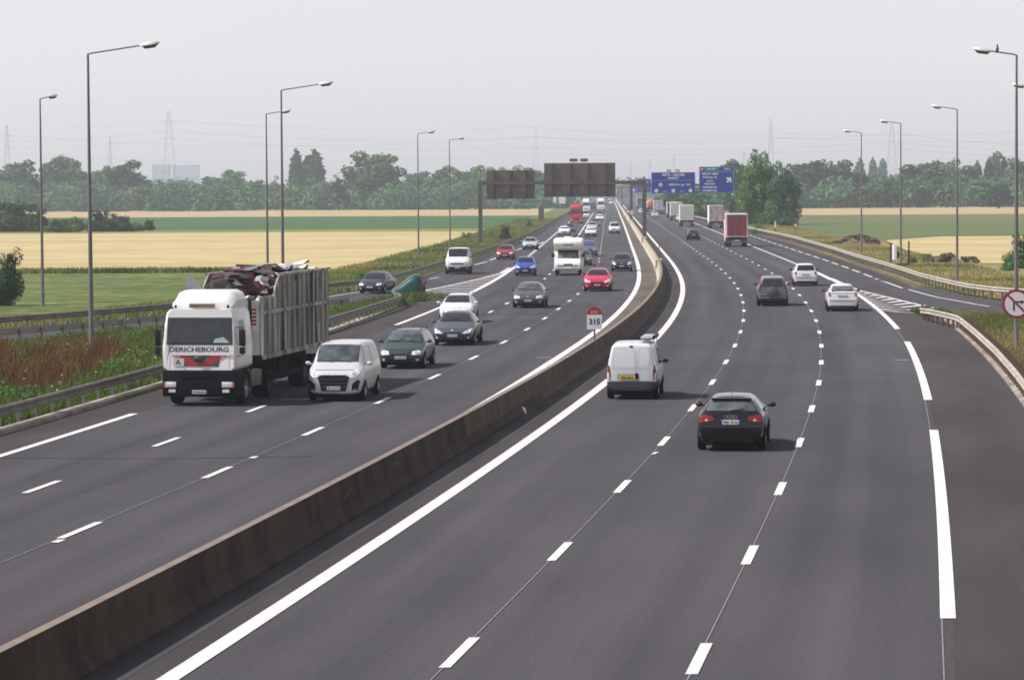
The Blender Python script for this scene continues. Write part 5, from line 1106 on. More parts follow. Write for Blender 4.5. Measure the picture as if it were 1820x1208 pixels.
sign_back(967, 1094, 290, 349.5, Y1, 'larger brown sign back with two small plates on top', 4, ((1012.5, 1027), (1031.5, 1045)))
Y2 = 613.0
xl2 = RX(Y2, -1.5); xr2 = at(1293, 350, Y2)[0]; zb2 = at(1200, 327, Y2)[1]
gantry(Y2, xl2, xr2, zb2, 'gantry over the right carriageway carrying the two blue signs', basel=.9, baser=0, t=.55)
def blue_sign(x0, x1, y0, y1, Y, label):
    X0, Z1 = at(x0, y0, Y); X1, Z0 = at(x1, y1, Y); r = tag(empty('direction_sign', ((X0 + X1) / 2, Y - .32, (Z0 + Z1) / 2)), label, 'road sign'); w, h = (X1 - X0) / 2, (Z1 - Z0) / 2
    b = MB().box(-w, w, 0, .06, -h, h, bev=.02); p = b.build('panel', SIGNB, r)
    b = MB(); e = .07
    b.box(-w + .02, w - .02, -.006, 0, h - e, h - .02); b.box(-w + .02, w - .02, -.006, 0, -h + .02, -h + e); b.box(-w + .02, -w + e, -.006, 0, -h + e, h - e); b.box(w - e, w - .02, -.006, 0, -h + e, h - e); b.build('border', mat('sign_border', (.32, .38, .6), .5), p)
    return r, p, w, h
def sgn(p, txt, x, z, size, m=TXT_W, bold=.01, sx=1): t = link('lettering', text_mesh('lettering', txt, size, m, bold=bold, sx=sx), p); t.location = (x, -.012, z); return t
def arrow(p, x, z, s, ang=0):
    q = [(0, -1), (.95, -.1), (.75, .25), (.25, -.12), (.25, .7), (-.25, .7), (-.25, -.12), (-.75, .25), (-.95, -.1)]
    c, n_ = math.cos(ang), math.sin(ang); b = MB().prism([(x + s * (a * c - d * n_), z + s * (a * n_ + d * c)) for a, d in q], -.012, -.004, 'y'); return b.build('arrow', TXT_W, p)
r, p, w, h = blue_sign(1157.5, 1235.5, 306.5, 343.5, Y2, 'wide blue overhead sign reading METZ-CENTRE NANCY with three down arrows')
sgn(p, 'METZ - CENTRE', 0, h * .74, .62, bold=.014); sgn(p, 'NANCY', 0, h * .44, .62, bold=.014); MB().box(-w + .05, w - .05, -.008, 0, h * .21, h * .24).build('divider', mat('sign_border', (.32, .38, .6), .5), p)
sgn(p, 'VERDUN  par  RN', w * .28, -h * .18, .55, bold=.012); arrow(p, -w * .78, -h * .70, .50); arrow(p, 0, -h * .70, .50); arrow(p, w * .78, -h * .70, .50)
for x in (-.38, .40): sgn(p, '1500 m', x * w, -h * .80, .36, mat('pale_blue_lettering', (.35, .42, .65), .5))
b = MB(); disc(b, (-w * .58, -h * .18), .46, -.012, -.004); c_ = b.build('round_symbol', SIGNR, p); disc(MB(), (-w * .58, -h * .18), .36, -.018, -.012).build('symbol_face', SIGNW, c_); sgn(c_, '3,5t', -w * .58, -h * .18, .26, TXT_K).location.y = -.022
for x, m_, s_ in ((-.20, SIGNR, 'A31'), (.20, SIGNG, 'E25')):
    q = MB().box(x * w - .42, x * w + .42, 0, .05, h + .12, h + .52).build('route_plate', m_, r); sgn(q, s_, x * w, h + .32, .32)
    MB().box(x * w - .03, x * w + .03, .01, .05, h, h + .12).build('bracket', GANT, r)
r, p, w, h = blue_sign(1242.5, 1303.5, 296.5, 342.5, Y2, 'taller blue exit sign reading VERDUN REIMS with a slanting arrow')
MB().box(-w + .1, -w + .9, -.010, 0, h * .70, h * .94).build('route_patch', SIGNR, p); MB().box(-w + 1.0, -w + 3.9, -.010, 0, h * .70, h * .94).build('route_patch', SIGNG, p)
sgn(p, 'A4', -w + .5, h * .82, .40); sgn(p, 'E50  E25', -w + 2.4, h * .82, .42); sgn(p, '1500 m', w - 1.2, h * .82, .45)
MB().box(-w + .05, w - .05, -.008, 0, h * .60, h * .63).build('divider', mat('sign_border', (.32, .38, .6), .5), p)
for i, s_ in enumerate(('VERDUN  REIMS', 'PARIS (par A4)', 'aeroport', 'METZ-EST', 'SARREBRUCK', 'STRASBOURG')):
    sgn(p, s_, -w * .38, h * (.44 - .255 * i), .50 if i != 2 else .40, bold=.012, sx=.92)
arrow(p, w * .72, -h * .04, .72, R(140))
# speed limit sign on the post, and the two far gantries
def round_sign(loc, rr_, txt, label, post=None, cat='road sign'):
    r = tag(empty('speed_sign' if txt else 'road_sign', loc), label, cat)
    ring = disc(MB(), (0, 0), rr_, -.02, 0).build('ring', SIGNR, r); disc(MB(), (0, 0), rr_ * .78, -.026, -.02).build('face', SIGNW, r)
    if txt: t = link('lettering', text_mesh('lettering', txt, rr_ * 1.0, TXT_K, bold=.01), ring); t.location = (0, -.03, 0)
    if post: MB().tube([(0, .03, -post), (0, .03, .1)], .04, n=6).build('post', GALV, r, True)
    return r
X, Z = at(1123.5, 378, Y2 - .5); round_sign((X, Y2 - .35, Z), .60, '110', 'round speed limit sign fixed to the second gantry post above the barrier')
X, Z = at(1292, 378.5, 611); round_sign((X, 611, Z), .55, '110', 'round sign at the foot of the exit sign post, above the red box lorry')
for Y3, x0, x1, a, c, lab, sl2 in ((1068.0, 1107.5, 1200, 1132, 1157, 'third gantry in the haze with a blue lane sign', 'hazy blue lane sign left of the METZ-CENTRE sign'), (1400.0, 1101, 1170, 1119, 1133, 'farthest gantry, faint in the haze', 'faintest blue sign behind the gantry beam')):
    zz = at(1120, 327, Y3)[1] + 1.2; gantry(Y3, RX(Y3, -1.5), at(x1 + 30, 340, Y3)[0], 7.6, lab, basel=.9, baser=0, t=.5)
    r, p, w, h = blue_sign(a, c, 318 if Y3 < 1200 else 322, 342, Y3, sl2); arrow(p, 0, -h * .55, .8); sgn(p, 'METZ', 0, h * .5, 1.0)
    q = MB().box(-.6, .6, 0, .05, h + .1, h + .7).build('route_plate', SIGNR, r)

# ------------------------------------------------------------------ small signs
# no right turn
X, Y = ground(1810, 622); z = at(1807, 540, Y)[1]
r = tag(empty('road_sign', (at(1807, 540, Y)[0], Y, z)), 'round no right turn sign with red ring at the right frame edge', 'road sign')
disc(MB(), (0, 0), .62, -.02, 0, 40).build('ring', mat('ring_red', (.26, .02, .035), .45), r); fc = disc(MB(), (0, 0), .50, -.026, -.02, 40).build('face', SIGNW, r)
b = MB().box(-.16, -.09, -.032, -.026, -.28, .12); b.box(-.09, .18, -.032, -.026, .05, .12); b.prism([(.18, .0), (.34, .085), (.18, .17)], -.032, -.026, 'y'); b.build('arrow', TXT_K, fc)
MB().prism([(-.40, .34), (-.34, .40), (.40, -.34), (.34, -.40)], -.038, -.032, 'y').build('slash', mat('ring_red', (.26, .02, .035), .45), fc)
MB().tube([(0, .05, -z), (0, .05, .4)], .045, n=8).build('post', GALV, r, True)
# give way sign
X, Y = ground(1414, 422.5); z = at(1414, 401, Y)[1]
r = tag(empty('road_sign', (X, Y, z)), 'give way triangle pointing down beside the birches', 'road sign')
tri = lambda s: [(-.52 * s, .32 * s), (.52 * s, .32 * s), (0, -.58 * s)]
MB().prism(tri(1), -.02, 0, 'y').build('triangle', SIGNR, r); MB().prism(tri(.48), -.026, -.02, 'y').build('face', SIGNW, r); MB().tube([(0, .04, -z), (0, .04, .1)], .035, n=6).build('post', GALV, r, True)
# white delineator
X, Y = ground(1378, 413); r = tag(empty('delineator_post', (X, Y, 0)), 'white post with dark foot between the birches and the give way sign', 'post'); MB().box(-.11, .11, -.05, .05, .7, 1.7, bev=.02).build('head', SIGNW, r); MB().box(-.09, .09, -.05, .05, 0, .7).build('foot', RUST, r)
# edge-on sign on two dark posts
X, Y = ground(1599, 473); r = tag(empty('road_sign', (X, Y, 0)), 'sign seen edge-on on two black posts in the right verge', 'road sign')
for x in (-.78, .80): MB().box(x - .06, x + .06, -.06, .06, 0, 2.05 if x < 0 else 2.15).build('post', BLACK, r)
MB().box(-.72, .74, -.05, .05, .10, .22).build('cross_bar', BLACK, r); p = MB().box(-.56, -.32, -.6, .6, .55, 1.85).build('panel', SIGNW, r); MB().prism([(-.32, .62), (-.16, .75), (-.06, .98), (-.10, 1.2), (-.32, 1.38)], -.61, -.6, 'y').build('black_mark', BLACK, p)
# green exit nose cushion
def cushion():
    X, Y = ground(737, 521); r = tag(empty('nose_cushion', (X, Y, 0)), 'big curved green bollard cushion at the exit nose, beside the red plate', 'bollard'); G_ = mat('cushion_green', (.004, .040, .036), .45, spec=.3, col2=(.006, .055, .05), scale=2)
    prof = [(-2.0, .04, .06), (-1.75, .16, .3), (-1.3, .40, .42), (-.9, .62, .5), (-.5, 1.02, .55), (-.15, 1.22, .58), (.1, 1.30, .60), (.32, 1.24, .55), (.50, 1.02, .42), (.60, .70, .3), (.64, .40, .2)]
    b = MB(); n = 9
    for x, h, w in prof:
        for j in range(n): a = math.pi * j / (n - 1); b.v.append((x, -math.cos(a) * w, h * (math.sin(a) ** .45 if 0 < j < n - 1 else 0)))
    for i in range(len(prof) - 1):
        for j in range(n - 1): b.f.append((i * n + j, i * n + j + 1, (i + 1) * n + j + 1, (i + 1) * n + j)); b.mi.append(0)
    b.f += [tuple(range(n)), tuple(range((len(prof) - 1) * n, len(prof) * n))[::-1]]; b.mi += [0, 0]; b.build('shell', G_, r, True)
    e = MB().tube([(x, 0, h + .01) for x, h, w in prof], .035, n=6); e.build('rim', mat('cushion_rim', (.25, .42, .42), .4), r, True)
    MB().box(.50, .74, -.25, .25, 0, .55, bev=.05).build('base_block', BLACK, r); r.rotation_euler = (0, 0, R(8)); r.scale = (.95, 1, .95)
cushion()
X, Y = ground(752, 517); r = tag(empty('road_sign', (X, Y, 0)), 'small dark red plate on a short post right of the green cushion', 'road sign'); MB().box(-.32, .24, -.02, .02, .42, 1.0).build('plate', mat('dull_red', (.13, .02, .03), .5), r); MB().box(.0, .36, -.03, -.02, .62, .98).build('plate', mat('dull_mauve', (.16, .11, .12), .5), r); MB().tube([(-.1, 0, 0), (-.1, 0, .5)], .04, n=6).build('post', RUST, r, True)
# grey boards beside the far left verge, yellow works barrier on the right
for (x0, x1, yt, yb, l) in ((957, 967, 368, 392, 'grey brown sign back on the left verge below the gantry beam'), (983, 989, 346, 360, 'small pale sign far along the left verge'), (993, 1005, 344, 362, 'pale board far off left of the lorries')):
    X, Y = ground((x0 + x1) / 2, yb + (3 if x0 < 970 else 12)); X0, Z1 = at(x0, yt, Y); X1, Z0 = at(x1, yb, Y); r = tag(empty('road_sign', ((X0 + X1) / 2, Y, 0)), l, 'road sign'); w = (X1 - X0) / 2
    MB().box(-w, w, -.03, .03, max(.3, Z0), Z1).build('panel', BACK if x0 < 970 else SIGNW, r)
    for s in (-1, 1): MB().box(s * w * .7 - .05, s * w * .7 + .05, .03, .1, 0, Z1).build('post', GALV, r)
X, Y = ground(1247, 385.5); r = tag(empty('works_trailer', (X + .3, Y, 0)), 'ochre yellow roadworks trailer between the lorry row and the exit sign post', 'trailer'); YO = mat('ochre', (.42, .25, .035), .6)
MB().box(-1.15, 1.15, -.2, 1.8, 1.7, 2.75, bev=.04).build('upper_board', YO, r); MB().box(-1.1, 1.1, -.1, 1.7, .45, .95, bev=.04).build('bed', YO, r)
for x in (-1.0, 1.0): MB().box(x - .06, x + .06, -.1, .0, .9, 1.7).build('upright', YO, r); wheel(r, x, .8, .35, .2, RUST, 1 if x > 0 else -1)
MB().box(-.72, -.6, -.3, -.2, .5, 2.1).build('marker', SIGNW, r)
# litter at the foot of the barrier
X, Y = ground(928, 737); b = MB().add([(0, 0, .02), (.13, .02, .02), (.10, .10, .20), (.0, .08, .26), (.07, -.03, .12)], [(0, 1, 4), (1, 2, 4), (2, 3, 4), (3, 0, 4), (0, 1, 2, 3)]); o = b.build('litter', SIGNW); o.location = (X, Y, 0); tag(o, 'scrap of white litter at the foot of the concrete barrier', 'litter')

# ------------------------------------------------------------------ vegetation
def leafm(name, c1, c2, trans=.25):
    m = bpy.data.materials.new(name); m.use_nodes = True; n = m.node_tree; p = n.nodes['Principled BSDF']; L = n.links.new
    at_ = n.nodes.new('ShaderNodeAttribute'); at_.attribute_name = 'tone'; oi = n.nodes.new('ShaderNodeObjectInfo')
    mx = n.nodes.new('ShaderNodeMix'); mx.data_type = 'RGBA'; mx.inputs[6].default_value = (*c1, 1); mx.inputs[7].default_value = (*c2, 1); L(at_.outputs['Fac'], mx.inputs[0])
    hs_ = n.nodes.new('ShaderNodeHueSaturation'); mr = n.nodes.new('ShaderNodeMapRange'); mr.inputs[3].default_value = .75; mr.inputs[4].default_value = 1.25; L(oi.outputs['Random'], mr.inputs[0]); L(mr.outputs[0], hs_.inputs['Value']); L(mx.outputs[2], hs_.inputs['Color'])
    L(hs_.outputs[0], p.inputs['Base Color']); p.inputs['Roughness'].default_value = .7; p.inputs['Specular IOR Level'].default_value = .2
    tr_ = n.nodes.new('ShaderNodeBsdfTranslucent'); L(hs_.outputs[0], tr_.inputs['Color']); ms = n.nodes.new('ShaderNodeMixShader'); ms.inputs[0].default_value = trans; L(p.outputs[0], ms.inputs[1]); L(tr_.outputs[0], ms.inputs[2])
    L(ms.outputs[0], n.nodes['Material Output'].inputs['Surface']); _m[name] = m; return m
LEAF = leafm('leaf_mid', (.026, .075, .022), (.12, .235, .060)); LEAF_D = leafm('leaf_dark', (.010, .032, .014), (.045, .10, .036)); LEAF_L = leafm('leaf_light', (.040, .10, .016), (.125, .235, .045)); LEAF_B = leafm('leaf_bluish', (.022, .068, .034), (.085, .18, .075))
def leaf_mesh(name, lobes, n, size, m, seed, zlo=0.0):
    """leaf clumps scattered through overlapping lobes; lobes: (cx,cy,cz,rx,ry,rz)"""
    g = np.random.default_rng(seed); L = np.array(lobes, float); vol = L[:, 3] * L[:, 4] * L[:, 5]; pick = g.choice(len(L), n, p=vol / vol.sum()); l = L[pick]
    d = g.normal(size=(n, 3)); d /= np.linalg.norm(d, axis=1)[:, None]; rad = g.uniform(.35, 1.0, n) ** .5 * g.uniform(.85, 1.12, n)
    c = l[:, :3] + d * rad[:, None] * l[:, 3:]; nn = d * .9 + g.normal(size=(n, 3)) * .55 + np.array([0, 0, .35]); nn /= np.linalg.norm(nn, axis=1)[:, None]
    c = np.where((c[:, 2] < zlo)[:, None], c * [1, 1, 0] + [0, 0, zlo], c)
    u = np.cross(nn, g.normal(size=(n, 3))); u /= np.linalg.norm(u, axis=1)[:, None]; v = np.cross(nn, u); s = size * g.uniform(.55, 1.3, n)[:, None]; s2 = s * g.uniform(.5, .9, n)[:, None]
    V = np.stack([c - u * s, c + v * s2 * .8, c + u * s, c - v * s2 * .8], 1).reshape(-1, 3)
    me = bpy.data.meshes.new(name); me.vertices.add(4 * n); me.vertices.foreach_set('co', V.ravel()); me.loops.add(4 * n); me.loops.foreach_set('vertex_index', np.arange(4 * n)); me.polygons.add(n); me.polygons.foreach_set('loop_start', np.arange(n) * 4); me.polygons.foreach_set('loop_total', np.full(n, 4))
    me.update(); tone = np.repeat(np.clip(g.normal(.45, .2, n) + (g.uniform(-.38, .38, len(L)))[pick], 0, 1), 4); a = me.attributes.new('tone', 'FLOAT', 'POINT'); a.data.foreach_set('value', tone.astype(np.float32)); me.materials.append(m); me.validate(); return me
def crown(kind, seed):
    r = random.Random(seed); lo = []      # unit tree: height 1
    if kind == 'round':
        for i in range(26): a = r.uniform(0, 6.28); z = r.uniform(.14, .90); q = r.uniform(.05, .23) * (1.15 - abs(z - .48) * 1.3); s = r.uniform(.075, .13); lo.append((q * math.cos(a), q * math.sin(a), z, s, s, s * .75))
        lo.append((0, 0, .48, .22, .22, .38))
    elif kind == 'broad':
        for i in range(34): a = r.uniform(0, 6.28); z = r.uniform(.12, .90); q = r.uniform(.12, .40) * (1.1 - abs(z - .5) * .9); s = r.uniform(.08, .14); lo.append((q * math.cos(a), q * math.sin(a), z, s, s, s * .7))
        lo.append((0, 0, .48, .34, .34, .36))
    elif kind == 'poplar':
        for i in range(22): z = .08 + .86 * i / 21; s = .075 * math.sin(math.pi * min(1, z * 1.05 + .05)) ** .5 + .02; lo.append((r.uniform(-.012, .012), r.uniform(-.012, .012), z, s, s, .075))
    elif kind == 'cone':
        for i in range(18): z = r.uniform(.08, .9); q = (1 - z) * .26; a = r.uniform(0, 6.28); s = .05 + (1 - z) * .12; lo.append((q * math.cos(a), q * math.sin(a), z, s, s, s * .8))
        lo.append((0, 0, .35, .2, .2, .3))
    elif kind == 'bush':
        for i in range(12): a = r.uniform(0, 6.28); q = r.uniform(0, .42); z = r.uniform(.35, .85); s = r.uniform(.12, .22); lo.append((q * math.cos(a), q * math.sin(a), z, s, s, s * .8))
        for i in range(12): a = r.uniform(0, 6.28); q = r.uniform(.1, .5); z = r.uniform(.08, .35); s = r.uniform(.16, .26); lo.append((q * math.cos(a), q * math.sin(a), z, s, s, s))
        lo.append((0, 0, .3, .42, .42, .34))
    elif kind == 'ragged':
        for (cx, tp) in ((-.16, .98), (.15, .93), (0, .86), (-.05, .7), (.28, .76), (-.30, .72), (.08, .8)):
            for i in range(7): z = .12 + (tp - .18) * i / 6; s = r.uniform(.10, .16) * (1.2 - z * .55); lo.append((cx * (1 - .25 * z) + r.uniform(-.06, .06), r.uniform(-.2, .2), z, s, s, s))
    return lo
_cr = {}
def crown_mesh(kind, var, n, size, m):
    k = (kind, var, n, m.name)
    if k not in _cr: _cr[k] = leaf_mesh('crown', crown(kind, 100 + var), n, size, m, 50 + var)
    return _cr[k]
def trunk_mesh(kind, var):
    k = ('trunk', kind, var)
    if k in _cr: return _cr[k]
    r = random.Random(var); b = MB(); hi = .8 if kind in ('poplar', 'cone') else .6
    b.tube([(0, 0, -.01), (.005, 0, .2), (0, .005, hi)], .022, .008, 7)
    for i in range(7):
        z = r.uniform(.18, .5); a = r.uniform(0, 6.28); q = .22 if kind not in ('poplar',) else .04; b.tube([(0, 0, z), (q * .5 * math.cos(a), q * .5 * math.sin(a), z + .10), (q * math.cos(a), q * math.sin(a), z + .24)], .009, .003, 5)
    _cr[k] = b.mesh('trunk', BARK, True); return _cr[k]
def tree(px, py_top, Y, wpx, kind, m, label, cat='tree', group=None, var=0, n=2400, base_z=0.0, name=None):
    X, Z = at(px, py_top, Y); H = Z - base_z; wm = wpx / CF * Y; ref = {'round': .50 if wpx / CF * Y > 5 and Y > 700 else .62, 'broad': .84, 'poplar': .17, 'cone': .60, 'bush': 1.3, 'ragged': .85}[kind]
    sx = wm / ref; r = tag(empty(name or ('poplar_tree' if kind == 'poplar' else 'bush' if kind == 'bush' else 'tree'), (X, Y, base_z), rnd.uniform(-.5, .5) if kind not in ('ragged',) else 0), label, cat, group)
    r.scale = (sx, sx, H * 1.02)
    c = link('crown', crown_mesh(kind, var, n, (.05 if kind == 'bush' else .034) if n < 6000 else .024, m), r); 
    if kind == 'ragged': tm = MB(); [tm.tube([(x, 0, 0), (x * 1.15, 0, .35), (x * 1.3, .02, .72)], .007, .003, 6) for x in (-.14, .12, .02, .2)]; tm.build('trunk', mat('pale_bark', (.22, .20, .17), .8), r, True)
    elif kind != 'bush': link('trunk', trunk_mesh(kind, var), r)
    else: tm = MB(); [tm.tube([(0, 0, -.01), (.12 * math.cos(a), .12 * math.sin(a), .4)], .02, .01, 5) for a in (0, 1.3, 2.5, 3.8, 5)]; tm.build('stems', BARK, r, True)
    return r
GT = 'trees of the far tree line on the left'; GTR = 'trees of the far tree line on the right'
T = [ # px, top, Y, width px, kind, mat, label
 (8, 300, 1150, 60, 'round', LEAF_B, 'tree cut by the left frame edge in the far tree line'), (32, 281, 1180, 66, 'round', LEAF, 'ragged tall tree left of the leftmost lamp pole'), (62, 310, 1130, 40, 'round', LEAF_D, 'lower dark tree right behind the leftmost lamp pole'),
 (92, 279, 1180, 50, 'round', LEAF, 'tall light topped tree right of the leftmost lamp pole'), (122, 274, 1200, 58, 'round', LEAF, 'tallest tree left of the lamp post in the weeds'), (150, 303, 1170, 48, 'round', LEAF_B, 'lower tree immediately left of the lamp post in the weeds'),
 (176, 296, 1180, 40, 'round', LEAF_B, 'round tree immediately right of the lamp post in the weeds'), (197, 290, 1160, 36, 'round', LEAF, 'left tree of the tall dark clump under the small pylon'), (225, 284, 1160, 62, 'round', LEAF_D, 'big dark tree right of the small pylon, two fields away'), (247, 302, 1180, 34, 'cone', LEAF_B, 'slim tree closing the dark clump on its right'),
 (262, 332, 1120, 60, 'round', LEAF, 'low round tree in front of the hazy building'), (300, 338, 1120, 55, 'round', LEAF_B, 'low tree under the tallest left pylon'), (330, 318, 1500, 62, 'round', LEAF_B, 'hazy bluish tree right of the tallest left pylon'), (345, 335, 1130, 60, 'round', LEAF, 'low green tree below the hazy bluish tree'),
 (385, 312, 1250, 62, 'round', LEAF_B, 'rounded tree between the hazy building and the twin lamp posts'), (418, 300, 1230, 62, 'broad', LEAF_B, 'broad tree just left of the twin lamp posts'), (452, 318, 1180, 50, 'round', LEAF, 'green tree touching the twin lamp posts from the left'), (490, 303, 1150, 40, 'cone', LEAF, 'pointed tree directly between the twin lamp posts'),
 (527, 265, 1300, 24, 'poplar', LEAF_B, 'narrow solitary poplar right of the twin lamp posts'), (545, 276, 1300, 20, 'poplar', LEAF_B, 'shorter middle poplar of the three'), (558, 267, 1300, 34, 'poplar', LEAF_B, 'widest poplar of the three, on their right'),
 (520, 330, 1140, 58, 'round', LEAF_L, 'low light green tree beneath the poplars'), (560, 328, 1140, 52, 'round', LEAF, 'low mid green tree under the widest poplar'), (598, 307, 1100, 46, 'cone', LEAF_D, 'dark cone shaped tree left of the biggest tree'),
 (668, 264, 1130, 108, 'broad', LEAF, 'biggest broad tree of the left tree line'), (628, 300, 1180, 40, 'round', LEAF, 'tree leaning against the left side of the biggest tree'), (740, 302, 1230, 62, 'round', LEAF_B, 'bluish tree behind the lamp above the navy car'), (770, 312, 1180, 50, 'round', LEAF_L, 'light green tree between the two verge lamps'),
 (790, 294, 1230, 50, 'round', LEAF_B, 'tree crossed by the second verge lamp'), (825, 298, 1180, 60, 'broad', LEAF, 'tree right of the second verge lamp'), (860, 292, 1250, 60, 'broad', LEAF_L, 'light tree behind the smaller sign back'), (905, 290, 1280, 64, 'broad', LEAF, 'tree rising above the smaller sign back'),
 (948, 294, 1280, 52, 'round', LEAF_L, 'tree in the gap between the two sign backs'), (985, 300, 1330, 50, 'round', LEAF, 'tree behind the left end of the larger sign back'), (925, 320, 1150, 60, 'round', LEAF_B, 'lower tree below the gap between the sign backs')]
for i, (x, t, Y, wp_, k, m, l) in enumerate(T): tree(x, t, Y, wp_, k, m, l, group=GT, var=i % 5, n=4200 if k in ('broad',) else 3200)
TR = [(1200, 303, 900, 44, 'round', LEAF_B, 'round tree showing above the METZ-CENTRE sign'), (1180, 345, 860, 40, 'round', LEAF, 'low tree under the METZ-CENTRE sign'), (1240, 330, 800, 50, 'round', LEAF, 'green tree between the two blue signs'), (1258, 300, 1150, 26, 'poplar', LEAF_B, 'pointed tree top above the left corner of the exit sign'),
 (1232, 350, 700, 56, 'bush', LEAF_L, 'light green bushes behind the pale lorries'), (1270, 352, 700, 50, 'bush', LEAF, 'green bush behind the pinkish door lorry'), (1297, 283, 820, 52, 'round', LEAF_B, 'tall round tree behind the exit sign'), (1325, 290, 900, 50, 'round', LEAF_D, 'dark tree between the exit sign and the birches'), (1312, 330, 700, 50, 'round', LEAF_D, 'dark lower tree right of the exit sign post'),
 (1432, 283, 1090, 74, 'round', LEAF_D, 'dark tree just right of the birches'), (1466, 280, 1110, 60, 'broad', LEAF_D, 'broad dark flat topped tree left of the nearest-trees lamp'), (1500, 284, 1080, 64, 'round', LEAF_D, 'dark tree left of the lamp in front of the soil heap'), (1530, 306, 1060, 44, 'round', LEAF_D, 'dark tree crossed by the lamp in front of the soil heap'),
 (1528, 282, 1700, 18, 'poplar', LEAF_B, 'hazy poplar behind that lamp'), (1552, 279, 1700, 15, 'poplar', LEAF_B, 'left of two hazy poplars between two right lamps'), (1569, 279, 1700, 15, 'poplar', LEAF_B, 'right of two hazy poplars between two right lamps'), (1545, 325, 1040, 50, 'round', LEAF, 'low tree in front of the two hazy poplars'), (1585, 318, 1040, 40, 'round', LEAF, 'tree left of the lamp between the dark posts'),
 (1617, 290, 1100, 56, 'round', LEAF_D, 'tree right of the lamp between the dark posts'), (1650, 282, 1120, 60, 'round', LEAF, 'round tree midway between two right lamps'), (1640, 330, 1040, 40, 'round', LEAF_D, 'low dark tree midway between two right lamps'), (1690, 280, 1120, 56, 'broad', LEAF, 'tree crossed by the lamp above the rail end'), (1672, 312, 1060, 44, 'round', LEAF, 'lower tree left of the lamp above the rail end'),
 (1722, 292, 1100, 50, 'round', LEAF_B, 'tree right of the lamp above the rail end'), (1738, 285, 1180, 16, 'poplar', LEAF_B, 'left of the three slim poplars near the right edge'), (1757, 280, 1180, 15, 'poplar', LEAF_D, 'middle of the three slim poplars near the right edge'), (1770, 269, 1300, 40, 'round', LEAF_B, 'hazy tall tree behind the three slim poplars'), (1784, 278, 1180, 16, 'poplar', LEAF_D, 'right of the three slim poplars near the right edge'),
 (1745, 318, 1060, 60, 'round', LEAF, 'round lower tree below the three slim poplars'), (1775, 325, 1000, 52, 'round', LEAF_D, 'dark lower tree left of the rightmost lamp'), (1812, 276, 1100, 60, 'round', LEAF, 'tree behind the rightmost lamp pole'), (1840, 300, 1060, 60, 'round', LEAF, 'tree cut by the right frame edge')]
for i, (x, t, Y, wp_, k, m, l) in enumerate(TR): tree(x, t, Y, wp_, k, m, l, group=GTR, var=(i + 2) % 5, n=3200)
# near birch clump on the right verge
tree(1352, 267, 590, 84, 'ragged', LEAF_L, 'tall bright birch at the left of the clump beside the give way sign', group='birch clump on the right verge', var=1, n=14000, name='birch_tree')
tree(1393, 288, 580, 66, 'ragged', LEAF, 'darker birch at the right of the clump beside the give way sign', group='birch clump on the right verge', var=2, n=12000, name='birch_tree')
tree(1338, 330, 590, 44, 'bush', LEAF_L, 'bright low bush at the left foot of the birch clump', 'bush', 'birch clump on the right verge', 3, 3000)
tree(1400, 372, 560, 34, 'bush', LEAF_B, 'small bush at the right foot of the birch clump', 'bush', 'birch clump on the right verge', 4, 2000); tree(1370, 358, 575, 50, 'bush', LEAF, 'bush filling the middle of the birch clump', 'bush', 'birch clump on the right verge', 1, 3000)
# left hedge and bushes
for i, (x, t, Y, wp_, m, l) in enumerate(((22, 352, 550, 100, LEAF_D, 'tallest dark hedge bush cut by the left frame edge'), (60, 362, 548, 66, LEAF_D, 'dark hedge bush beside the leftmost lamp pole'), (105, 385, 540, 56, LEAF, 'low bush right of the dark hedge'), (135, 384, 545, 52, LEAF, 'low bush just left of the lamp post in the weeds'),
      (182, 373, 545, 66, LEAF_D, 'rounded dark bush right of the lamp post in the weeds'), (218, 380, 545, 50, LEAF_D, 'dark bush at the right end of the hedge'), (242, 394, 545, 30, LEAF, 'small bush trailing off the hedge end'), (265, 388, 560, 26, LEAF_D, 'separate small round bush in the green crop'))):
    tree(x, t, Y, wp_, 'bush', m, l, 'bush', 'hedge bushes in the left fields', i % 5, 4500)
tree(8, 437, 190, 84, 'bush', LEAF_D, 'near dark bush at the left frame edge by the exit ramp', 'bush', None, 3, 9000)
tree(898, 396, 415, 26, 'bush', leafm('leaf_dry', (.07, .065, .05), (.14, .13, .10)), 'rounded greyish shrub on the verge below the smaller sign back', 'bush', None, 2, 2500)
for i, (x, t, Y, wp_, l) in enumerate(((1648, 448, 285, 34, 'green shrub left of the smaller soil heap'), (1620, 452, 280, 24, 'low shrub beside the edge-on sign'), (1815, 400, 262, 50, 'tall shrub at the right frame edge behind the rightmost lamp'), (1795, 448, 255, 40, 'shrub right of the smaller soil heap'), (1350, 398, 470, 30, 'small shrub at the rail below the birch clump'), (1493, 350, 1060, 30, 'low round bush at the far edge of the pale wheat'))):
    tree(x, t, Y, wp_, 'bush', LEAF if i != 5 else LEAF_B, l, 'bush', 'shrubs on the right verge', i % 5, 2200)
for i, (x, t, Y, wp_, l) in enumerate(((640, 482, 235, 40, 'weedy shrub at the wheat edge behind the navy car'), (752, 438, 330, 34, 'shrub right of the first verge lamp'), (828, 410, 420, 26, 'shrub on the verge left of the gantry post'), (870, 412, 450, 30, 'shrub on the verge behind the gantry post'), (941, 388, 560, 16, 'small dark shrub above the guard rail below the gantry'))):
    tree(x, t, Y, wp_, 'bush', LEAF_L, l, 'bush', 'shrubs on the left verge', i % 5, 1800)
